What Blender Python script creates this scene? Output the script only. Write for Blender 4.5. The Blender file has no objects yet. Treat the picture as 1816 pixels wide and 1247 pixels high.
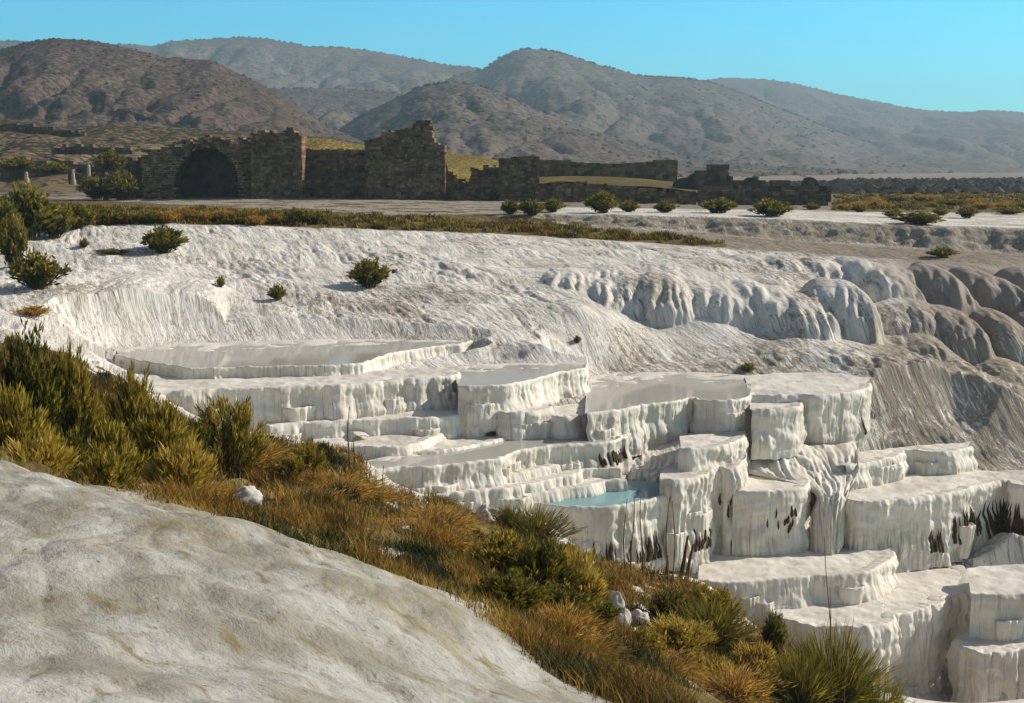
import bpy, math, random
import numpy as np
from mathutils import Vector

# ------------------------------------------------------------------ camera, sky, sun, exposure
scene = bpy.context.scene
COL = scene.collection
W0, H0, F = 1816.0, 1247.0, 2495.0          # photo pixels; 40 degree lens
YH = 303.0                                   # horizon row in the photo
PITCH = math.atan((H0/2-YH)/F)
EYE = 30.0                                   # camera height; "H" below means metres below the eye
SP, CP = math.sin(PITCH), math.cos(PITCH)
cam = bpy.data.cameras.new("camera")
camo = bpy.data.objects.new("camera", cam); COL.objects.link(camo)
cam.sensor_width = 36.0; cam.lens = F/W0*36.0
cam.clip_start = 0.1; cam.clip_end = 30000
camo.location = (0, 0, EYE); camo.rotation_euler = (math.pi/2-PITCH, 0, 0)
scene.camera = camo

SUN_EL, SUN_AZ = math.radians(31), math.radians(71)   # azimuth clockwise from +Y (into the picture)
world = bpy.data.worlds.new("World"); scene.world = world; world.use_nodes = True
nt = world.node_tree; nt.nodes.clear()
out = nt.nodes.new("ShaderNodeOutputWorld"); bg = nt.nodes.new("ShaderNodeBackground")
sky = nt.nodes.new("ShaderNodeTexSky"); sky.sky_type = 'NISHITA'; sky.sun_disc = False
sky.sun_elevation = SUN_EL; sky.sun_rotation = SUN_AZ
sky.altitude = 300; sky.air_density = 1.0; sky.dust_density = 0.6; sky.ozone_density = 1.5
tc = nt.nodes.new("ShaderNodeTexCoord"); sep = nt.nodes.new("ShaderNodeSeparateXYZ")
mr = nt.nodes.new("ShaderNodeMapRange"); mr.interpolation_type = 'SMOOTHSTEP'
mr.inputs[1].default_value = 0.112; mr.inputs[2].default_value = 0.15
mr.inputs[3].default_value = 1.0; mr.inputs[4].default_value = 0.0
mix = nt.nodes.new("ShaderNodeMix"); mix.data_type = 'RGBA'; mix.blend_type = 'MULTIPLY'
mix.inputs[7].default_value = (0.29, 1.42, 1.86, 1)
nt.links.new(tc.outputs['Generated'], sep.inputs[0]); nt.links.new(sep.outputs['Z'], mr.inputs[0])
nt.links.new(mr.outputs[0], mix.inputs[0]); nt.links.new(sky.outputs[0], mix.inputs[6])
mix2 = nt.nodes.new("ShaderNodeMix"); mix2.data_type = 'RGBA'; mix2.blend_type = 'MULTIPLY'; mix2.inputs[7].default_value = (1.26, .97, .84, 1)
inv = nt.nodes.new("ShaderNodeMath"); inv.operation = 'SUBTRACT'; inv.inputs[0].default_value = 1.0
nt.links.new(mr.outputs[0], inv.inputs[1]); nt.links.new(inv.outputs[0], mix2.inputs[0]); nt.links.new(mix.outputs[2], mix2.inputs[6])
nt.links.new(mix2.outputs[2], bg.inputs[0]); nt.links.new(bg.outputs[0], out.inputs[0])
bg.inputs[1].default_value = 0.078

sun = bpy.data.lights.new("sun", 'SUN'); suno = bpy.data.objects.new("sun", sun); COL.objects.link(suno)
sun.energy = 4.3; sun.angle = math.radians(0.5); sun.color = (1.0, 0.92, 0.80)
sd = Vector((math.sin(SUN_AZ)*math.cos(SUN_EL), math.cos(SUN_AZ)*math.cos(SUN_EL), math.sin(SUN_EL)))
suno.rotation_euler = (-sd).to_track_quat('-Z', 'Y').to_euler()
suno.location = (60, 20, 120)
scene.view_settings.view_transform = 'Standard'; scene.view_settings.look = 'None'
scene.view_settings.exposure = 0.34; scene.view_settings.gamma = 1.0
scene.cycles.max_bounces = 6; scene.cycles.transparent_max_bounces = 12
scene.cycles.volume_bounces = 0; scene.cycles.use_denoising = True

# ------------------------------------------------------------------ geometry of the view
def rayv(px, py):
    u = (np.asarray(px, float)-W0/2)/F; v = (np.asarray(py, float)-H0/2)/F
    return u, CP - v*SP, -SP - v*CP            # x, y, z direction
def atH(px, py, H):
    x, y, z = rayv(px, py); t = H/(-z); return x*t, y*t, EYE-np.asarray(H, float)+0*t
def atD(px, py, D):
    x, y, z = rayv(px, py); t = D/y; return x*t, D+0*t, EYE+z*t
def proj(x, y, z):
    zz = z-EYE; fw = y*CP - zz*SP; up = y*SP + zz*CP
    fw = np.maximum(fw, 1e-3)
    return W0/2 + F*x/fw, H0/2 - F*up/fw

# ------------------------------------------------------------------ numpy noise
def _hash(i, j, seed):
    h = (i.astype(np.int64)*374761393 + j.astype(np.int64)*668265263 + seed*1442695041) & 0xffffffff
    h = ((h ^ (h >> 13))*1274126177) & 0xffffffff
    return (h ^ (h >> 16)) & 0xffffffff
def perlin(x, y, seed=0):
    x = np.asarray(x, float); y = np.asarray(y, float)
    xi = np.floor(x); yi = np.floor(y); xf = x-xi; yf = y-yi
    u = xf*xf*xf*(xf*(xf*6-15)+10); v = yf*yf*yf*(yf*(yf*6-15)+10)
    def g(a, b):
        an = _hash(xi+a, yi+b, seed)*(2*math.pi/4294967296.0)
        return np.cos(an)*(xf-a)+np.sin(an)*(yf-b)
    n0 = g(0, 0); n1 = g(1, 0); n2 = g(0, 1); n3 = g(1, 1)
    a = n0+u*(n1-n0); b = n2+u*(n3-n2)
    return (a+v*(b-a))*1.5
def fbm(x, y, seed=0, oct=4):
    s = 0; a = 1.0; f = 1.0
    for k in range(oct):
        s = s+a*perlin(x*f, y*f, seed+k*17); a *= .5; f *= 2.03
    return s
def billow(x, y, seed=0):
    return np.sqrt(np.abs(perlin(x, y, seed))+1e-4)      # round tops, sharp creases
def billow2(x, y, seed=0):
    return 1.35*(np.abs(perlin(x, y, seed))+1e-4)**.85
def sstep(a, b, x):
    t = np.clip((x-a)/(b-a), 0, 1); return t*t*(3-2*t)

# ------------------------------------------------------------------ mesh helpers
def mesh(name, verts, faces, mat=None, parent=None, uv=None, attrs=None, smooth=True, loc=None, mats=None, midx=None):
    """verts (N,3); faces (M,k) array or list of arrays with differing k."""
    me = bpy.data.meshes.new(name)
    verts = np.ascontiguousarray(verts, dtype=np.float32)
    if not isinstance(faces, list): faces = [faces]
    faces = [np.asarray(f, dtype=np.int32) for f in faces if len(f)]
    lv = np.concatenate([f.ravel() for f in faces]); ks = np.concatenate([np.full(len(f), f.shape[1], np.int32) for f in faces])
    me.vertices.add(len(verts)); me.vertices.foreach_set("co", verts.ravel())
    me.loops.add(len(lv)); me.loops.foreach_set("vertex_index", lv)
    me.polygons.add(len(ks)); st = np.concatenate([[0], np.cumsum(ks)[:-1]]).astype(np.int32)
    me.polygons.foreach_set("loop_start", st); me.polygons.foreach_set("loop_total", ks)
    me.polygons.foreach_set("use_smooth", np.full(len(ks), smooth, dtype=bool))
    if uv is not None:
        ul = me.uv_layers.new(name="flow")
        ul.data.foreach_set("uv", np.ascontiguousarray(np.asarray(uv, np.float32)[lv]).ravel())
    for an, av in (attrs or {}).items():
        av = np.asarray(av, np.float32)
        if av.ndim == 1:
            at = me.attributes.new(an, 'FLOAT', 'POINT'); at.data.foreach_set("value", av)
        else:
            at = me.attributes.new(an, 'FLOAT_COLOR', 'POINT'); at.data.foreach_set("color", np.ascontiguousarray(av).ravel())
    for m in (mats or ([mat] if mat else [])): me.materials.append(m)
    if midx is not None: me.polygons.foreach_set("material_index", np.asarray(midx, np.int32))
    me.update(); me.validate()
    o = bpy.data.objects.new(name, me); COL.objects.link(o)
    if parent: o.parent = parent
    if loc is not None: o.location = loc
    return o
def gridfaces(nr, nc):
    i = np.arange(nr*nc).reshape(nr, nc)
    return np.stack([i[:-1, :-1], i[:-1, 1:], i[1:, 1:], i[1:, :-1]], -1).reshape(-1, 4)
def tag(o, label=None, cat=None, group=None, kind=None):
    if label: o['label'] = label
    if cat: o['category'] = cat
    if group: o['group'] = group
    if kind: o['kind'] = kind
    return o
def empty(name, loc):
    o = bpy.data.objects.new(name, None); o.location = loc; COL.objects.link(o); o.empty_display_size = .3; return o
def copy_thing(o, loc=None, rz=None, sc=None):
    c = o.copy(); COL.objects.link(c)
    for ch in o.children:
        d = ch.copy(); COL.objects.link(d); d.parent = c
    if loc is not None: c.location = loc
    if rz is not None: c.rotation_euler = (0, 0, rz)
    if sc is not None: c.scale = sc
    return c

# ------------------------------------------------------------------ materials
class NB:
    def __init__(s, name, rough=0.8, spec=0.3):
        s.m = bpy.data.materials.new(name); s.m.use_nodes = True; s.t = s.m.node_tree; s.t.nodes.clear()
        s.out = s.n("ShaderNodeOutputMaterial"); s.p = s.n("ShaderNodeBsdfPrincipled")
        s.l(s.p.outputs[0], s.out.inputs[0]); s.p.inputs['Roughness'].default_value = rough
        s.p.inputs['Specular IOR Level'].default_value = spec
    def n(s, t): return s.t.nodes.new(t)
    def l(s, a, b): s.t.links.new(a, b)
    def src(s, kind, scale=(1, 1, 1), rot=0.0):
        if kind == 'uv': c = s.n("ShaderNodeUVMap"); c.uv_map = "flow"; o = c.outputs[0]
        else: c = s.n("ShaderNodeTexCoord"); o = c.outputs['Object']
        mp = s.n("ShaderNodeMapping"); mp.inputs['Scale'].default_value = scale; mp.inputs['Rotation'].default_value = (0, 0, rot)
        s.l(o, mp.inputs[0]); return mp.outputs[0]
    def noise(s, vec, scale=1.0, detail=4, rough=.55, dist=0.0):
        x = s.n("ShaderNodeTexNoise"); x.inputs['Scale'].default_value = scale; x.inputs['Detail'].default_value = detail
        x.inputs['Roughness'].default_value = rough; x.inputs['Distortion'].default_value = dist
        s.l(vec, x.inputs['Vector']); return x.outputs['Fac']
    def voro(s, vec, scale=1.0):
        x = s.n("ShaderNodeTexVoronoi"); x.inputs['Scale'].default_value = scale; s.l(vec, x.inputs['Vector']); return x.outputs['Distance']
    def ramp(s, fac, a, b, lo=0.0, hi=1.0):
        x = s.n("ShaderNodeMapRange"); x.interpolation_type = 'SMOOTHSTEP'
        for i, v in zip((1, 2, 3, 4), (a, b, lo, hi)): x.inputs[i].default_value = v
        s.l(fac, x.inputs[0]); return x.outputs[0]
    def math(s, op, a, b):
        x = s.n("ShaderNodeMath"); x.operation = op
        for i, v in enumerate((a, b)):
            if isinstance(v, (int, float)): x.inputs[i].default_value = v
            else: s.l(v, x.inputs[i])
        x.use_clamp = op == 'ADD'
        return x.outputs[0]
    def mix(s, fac, a, b, blend='MIX'):
        x = s.n("ShaderNodeMix"); x.data_type = 'RGBA'; x.blend_type = blend
        for i, v in ((0, fac), (6, a), (7, b)):
            if isinstance(v, tuple): x.inputs[i].default_value = v if len(v) == 4 else v+(1,)
            elif isinstance(v, (int, float)): x.inputs[i].default_value = v
            else: s.l(v, x.inputs[i])
        return x.outputs[2]
    def attr(s, name, color=False):
        x = s.n("ShaderNodeAttribute"); x.attribute_name = name; return x.outputs['Color' if color else 'Fac']
    def bump(s, h, strength=.5, dist=.1, prev=None):
        b = s.n("ShaderNodeBump"); b.inputs['Strength'].default_value = strength; b.inputs['Distance'].default_value = dist
        s.l(h, b.inputs['Height'])
        if prev is not None: s.l(prev, b.inputs['Normal'])
        return b.outputs[0]
    def done(s, col, normal=None):
        if isinstance(col, tuple): s.p.inputs['Base Color'].default_value = col if len(col) == 4 else col+(1,)
        else: s.l(col, s.p.inputs['Base Color'])
        if normal is not None: s.l(normal, s.p.inputs['Normal'])
        return s.m

WHITE = (.80, .765, .70); GREY = (.60, .565, .50)
def travertine_color(b, v):
    big = b.noise(v((.25, .12, .25)), 1.0, 5, .6)
    c = b.mix(b.ramp(big, .35, .68), WHITE, GREY)
    st = b.noise(v((1.6, .28, 1.6)), 1.0, 5, .62, .4)
    c = b.mix(b.ramp(st, .52, .74, 0, .5), c, (.46, .41, .33))
    return c

# one material for the whole ground sheet: zones are baked masks, broken up by noise
def ground_material():
    b = NB("ground", .85, .2)
    v = lambda s: b.src('uv', s)
    c = travertine_color(b, v)
    dirt_and_shade = b.attr("dirt_and_shade")
    s1 = b.noise(v((2.2, .85, 1)), 1.0, 7, .70, 1.4)
    lim = b.ramp(dirt_and_shade, 0, 1, .66, .40)
    fac = b.math('MULTIPLY', b.ramp(b.math('SUBTRACT', s1, lim), -.02, .07), .72)
    c = b.mix(fac, c, b.mix(b.noise(v((.8, .8, 1)), 1, 3), (.10, .075, .035), (.30, .22, .13)))
    s2 = b.noise(v((7, 3.0, 1)), 1.0, 4, .7)
    c = b.mix(b.math('MULTIPLY', b.ramp(s2, .57, .67), b.ramp(dirt_and_shade, 0, .5, .25, .8)), c, (.12, .10, .06))
    # short dark algae lines along the flow
    q1 = b.noise(v((1.5, .42, 1)), 1.0, 5, .62, .8); q2 = b.noise(v((.45, .3, 1)), 1.0, 4, .6)
    ln = b.ramp(b.math('ABSOLUTE', b.math('SUBTRACT', q1, .5), 0), .0, .028, 1, 0)
    c = b.mix(b.math('MULTIPLY', b.math('MULTIPLY', ln, b.ramp(q2, .44, .60)), b.ramp(dirt_and_shade, 0, .6, .45, .85)), c, (.17, .135, .08))
    q3 = b.noise(v((4.2, 1.5, 1)), 1.0, 5, .66, .5); ln2 = b.ramp(b.math('ABSOLUTE', b.math('SUBTRACT', q3, .5), 0), .0, .03, 1, 0); q4 = b.noise(v((.8, .5, 1)), 1.0, 4, .6)
    c = b.mix(b.math('MULTIPLY', b.math('MULTIPLY', ln2, b.ramp(q4, .48, .62)), b.ramp(dirt_and_shade, 0, .6, .4, .8)), c, (.22, .18, .12))
    # tan cliffs
    tan = b.attr("tan")
    c = b.mix(b.math('MULTIPLY', tan, .88), c, b.mix(b.noise(v((1, .3, 1)), 1, 4), (.19, .15, .12), (.40, .335, .275)))
    # near mound: olive grey film
    md = b.attr("mound")
    f1 = b.noise(v((.9, .45, 1)), 1.0, 6, .65)
    mc = b.mix(b.ramp(f1, .36, .60), (.47, .462, .425), (.27, .255, .205))
    f2 = b.noise(v((3.0, 1.3, 1)), 1.0, 6, .7, .5)
    mc = b.mix(b.ramp(f2, .53, .68, 0, .8), mc, (.19, .145, .06))
    f3 = b.noise(v((14, 9, 1)), 1.0, 4, .7)
    mc = b.mix(b.ramp(f3, .57, .68, 0, .75), mc, (.15, .13, .09))
    f4 = b.noise(v((.35, .16, 1)), 1.0, 7, .68, .8)
    mc = b.mix(b.ramp(f4, .52, .66, 0, .75), mc, b.mix(b.ramp(f2, .4, .6), (.17, .135, .05), (.33, .27, .16)))
    c = b.mix(md, c, mc)
    # gravel / road
    gr = b.attr("gravel"); g1 = b.noise(v((1.6, 1.1, 1)), 1, 8, .82)
    gc = b.mix(b.ramp(g1, .35, .65), (.34, .29, .23), (.17, .135, .095))
    c = b.mix(gr, c, gc)
    # grass and soil
    gs = b.attr("soil"); h1 = b.noise(v((.7, .7, 1)), 1, 6, .7)
    sc_ = b.mix(b.ramp(h1, .35, .65), (.085, .06, .02), (.20, .14, .04))
    n2 = b.noise(v((2.5, 2.0, 1)), 1, 5, .7)
    gm = b.ramp(b.math('ADD', gs, b.math('MULTIPLY', b.math('SUBTRACT', n2, .5), 1.2)), .40, .62)
    c = b.mix(gm, c, sc_)
    oc = b.attr("ochre")
    c = b.mix(oc, c, b.mix(b.ramp(h1, .4, .6), (.17, .125, .018), (.075, .075, .018)))
    bp = b.bump(b.math('MULTIPLY', b.noise(v((1.8, .45, 1)), 1, 6, .66, .5), b.math('SUBTRACT', 1.0, md)), .8, .35)
    bp = b.bump(b.noise(v((5, 2.2, 1)), 1, 6, .70), .5, .10, bp)
    bp = b.bump(b.noise(v((22, 12, 1)), 1, 5, .75), .45, .03, bp)
    return b.done(c, bp)
def pool_material(name, wall, base=((.76, .72, .64), (.58, .54, .46))):
    b = NB(name, .7, .35)
    v = lambda s: b.src('uv', s)
    big = b.noise(v((.35, .3, .3)), 1.0, 5, .6)
    c = b.mix(b.ramp(big, .35, .7), *base)
    if wall:
        st = b.noise(v((3.2, .22, 1)), 1.0, 5, .6, .2)
        c = b.mix(b.ramp(st, .54, .72, 0, .6), c, (.42, .35, .22))
        stain = b.attr("stain")
        s5 = b.noise(v((11, .25, 1)), 1.0, 4, .6); s6 = b.noise(v((.7, .5, 1)), 1.0, 4, .6)
        c = b.mix(b.math('MULTIPLY', b.ramp(s5, .55, .66, 0, .8), b.ramp(s6, .40, .60, .2, 1)), c, (.33, .27, .16))
        s3 = b.noise(v((5.0, .35, 1)), 1.0, 4, .6)
        c = b.mix(b.math('MULTIPLY', b.ramp(s3, .45, .60), stain), c, (.12, .075, .025))
        bp = b.bump(b.noise(v((9, .9, 1)), 1, 5, .6), .4, .05)
        bp = b.bump(b.noise(v((25, 14, 1)), 1, 3, .6), .25, .02, bp)
    else:
        st = b.noise(v((1.3, .9, 1)), 1.0, 6, .66)
        c = b.mix(b.ramp(st, .50, .70, 0, .55), c, (.40, .36, .27))
        sp = b.noise(v((9, 6, 1)), 1.0, 4, .7)
        c = b.mix(b.ramp(sp, .64, .74, 0, .6), c, (.18, .14, .08))
        bp = b.bump(b.noise(v((6, 5, 1)), 1, 6, .65), .45, .05)
    return b.done(c, bp)
def water_material(name, body, gloss=.55, rough=.06):
    """shallow water clouded by lime: a pale diffuse body under a thin reflecting surface"""
    m = bpy.data.materials.new(name); m.use_nodes = True; t = m.node_tree; t.nodes.clear()
    o = t.nodes.new("ShaderNodeOutputMaterial"); mx = t.nodes.new("ShaderNodeMixShader"); fr = t.nodes.new("ShaderNodeFresnel")
    df = t.nodes.new("ShaderNodeBsdfDiffuse"); gl = t.nodes.new("ShaderNodeBsdfGlossy"); co = t.nodes.new("ShaderNodeTexCoord")
    gl.inputs['Roughness'].default_value = rough; fr.inputs[0].default_value = 1.33
    nz = t.nodes.new("ShaderNodeTexNoise"); nz.inputs['Scale'].default_value = 1.4; nz.inputs['Detail'].default_value = 3
    n2 = t.nodes.new("ShaderNodeTexNoise"); n2.inputs['Scale'].default_value = .35; n2.inputs['Detail'].default_value = 4
    mc = t.nodes.new("ShaderNodeMix"); mc.data_type = 'RGBA'; mc.inputs[6].default_value = body+(1,); mc.inputs[7].default_value = tuple(.72*x+.04 for x in body)+(1,)
    bp = t.nodes.new("ShaderNodeBump"); bp.inputs['Strength'].default_value = .05; bp.inputs['Distance'].default_value = .05
    mm = t.nodes.new("ShaderNodeMath"); mm.operation = 'MULTIPLY'; mm.inputs[1].default_value = gloss
    L = t.links.new
    L(co.outputs['Object'], nz.inputs['Vector']); L(co.outputs['Object'], n2.inputs['Vector']); L(nz.outputs['Fac'], bp.inputs['Height']); L(n2.outputs['Fac'], mc.inputs[0])
    L(mc.outputs[2], df.inputs[0]); L(bp.outputs[0], gl.inputs['Normal']); L(bp.outputs[0], fr.inputs['Normal'])
    L(fr.outputs[0], mm.inputs[0]); L(mm.outputs[0], mx.inputs[0]); L(df.outputs[0], mx.inputs[1]); L(gl.outputs[0], mx.inputs[2]); L(mx.outputs[0], o.inputs[0]); return m
def leaf_material(name, trans=.45):
    b = NB(name, .55, .25); c = b.attr("tint", True)
    b.done(c); tl = b.n("ShaderNodeBsdfTranslucent"); b.l(c, tl.inputs[0])
    mx = b.n("ShaderNodeMixShader"); mx.inputs[0].default_value = trans
    b.l(b.p.outputs[0], mx.inputs[1]); b.l(tl.outputs[0], mx.inputs[2]); b.l(mx.outputs[0], b.out.inputs[0]); return b.m
def stone_material(name, a, c2, lich=(.26, .17, .07)):
    b = NB(name, .9, .15); v = lambda s: b.src('obj', s)
    c = b.mix(b.ramp(b.noise(v((.5, .5, .5)), 1, 6, .65), .35, .65), a, c2)
    c = b.mix(b.ramp(b.noise(v((2.2, 2.2, .5)), 1, 5, .65), .54, .72, 0, .6), c, lich)
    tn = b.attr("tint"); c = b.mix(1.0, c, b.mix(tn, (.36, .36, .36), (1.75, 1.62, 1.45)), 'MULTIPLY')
    bp = b.bump(b.noise(v((4, 4, 4)), 1, 6, .7), .8, .12)
    return b.done(c, bp)
def plain(name, col, rough=.8, nscale=6.0, var=.35):
    b = NB(name, rough, .2); n = b.noise(b.src('obj'), nscale, 4, .6)
    c2 = tuple(x*(1-var) for x in col)
    return b.done(b.mix(b.ramp(n, .35, .65), col, c2), b.bump(n, .4, .05))
def hill_material(name, soil, scrub, amt, sc=1.0):
    b = NB(name, .95, .05); v = lambda s: b.src('obj', s)
    n0 = b.noise(v((.004*sc,)*3), 1, 6, .6)
    c = b.mix(b.ramp(n0, .35, .65), soil, tuple(x*.72 for x in soil))
    n1 = b.noise(v((.010*sc,)*3), 1, 6, .62); n2 = b.noise(v((.16*sc,)*3), 1, 3, .6)
    hgt = b.attr("upper")
    den = b.math('ADD', b.math('MULTIPLY', n1, .9), b.math('MULTIPLY', hgt, .35))
    lim = b.ramp(den, .25, .85, .66, .66-amt)
    c = b.mix(b.ramp(b.math('SUBTRACT', n2, lim), -.02, .04), c, scrub)
    return b.done(c, b.bump(n2, .35, 3.0/sc))

M_GROUND = ground_material()
M_WALL = pool_material("travertine_wall", True); M_FLOOR = pool_material("travertine_floor", False); M_TAN = pool_material("tan_flowstone", True, ((.50, .41, .32), (.33, .25, .18)))
M_WATER = water_material("shallow_water", (.50, .475, .41), .95); M_BLUE = water_material("blue_water", (.25, .44, .46), .55)
M_DRIP = plain("dark_mineral_stain", (.075, .045, .018), .7, 5, .6)
M_LEAF = leaf_material("leaves"); M_GRASS = leaf_material("dry_grass_blades", .35)
M_STEM = plain("woody_stem", (.12, .085, .045))
M_STONE = stone_material("weathered_brown_stone", (.27, .185, .112), (.11, .076, .048))
M_STONE2 = stone_material("dark_rubble_stone", (.17, .125, .09), (.08, .062, .045))
M_PALE = stone_material("pale_marble", (.42, .36, .30), (.30, .25, .2))
M_ROCK = plain("pale_boulder", (.62, .58, .54), .85, 3, .3)

# ------------------------------------------------------------------ terrace pools (numbers first: the ground is fitted to them)
K = 1.15
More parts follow.
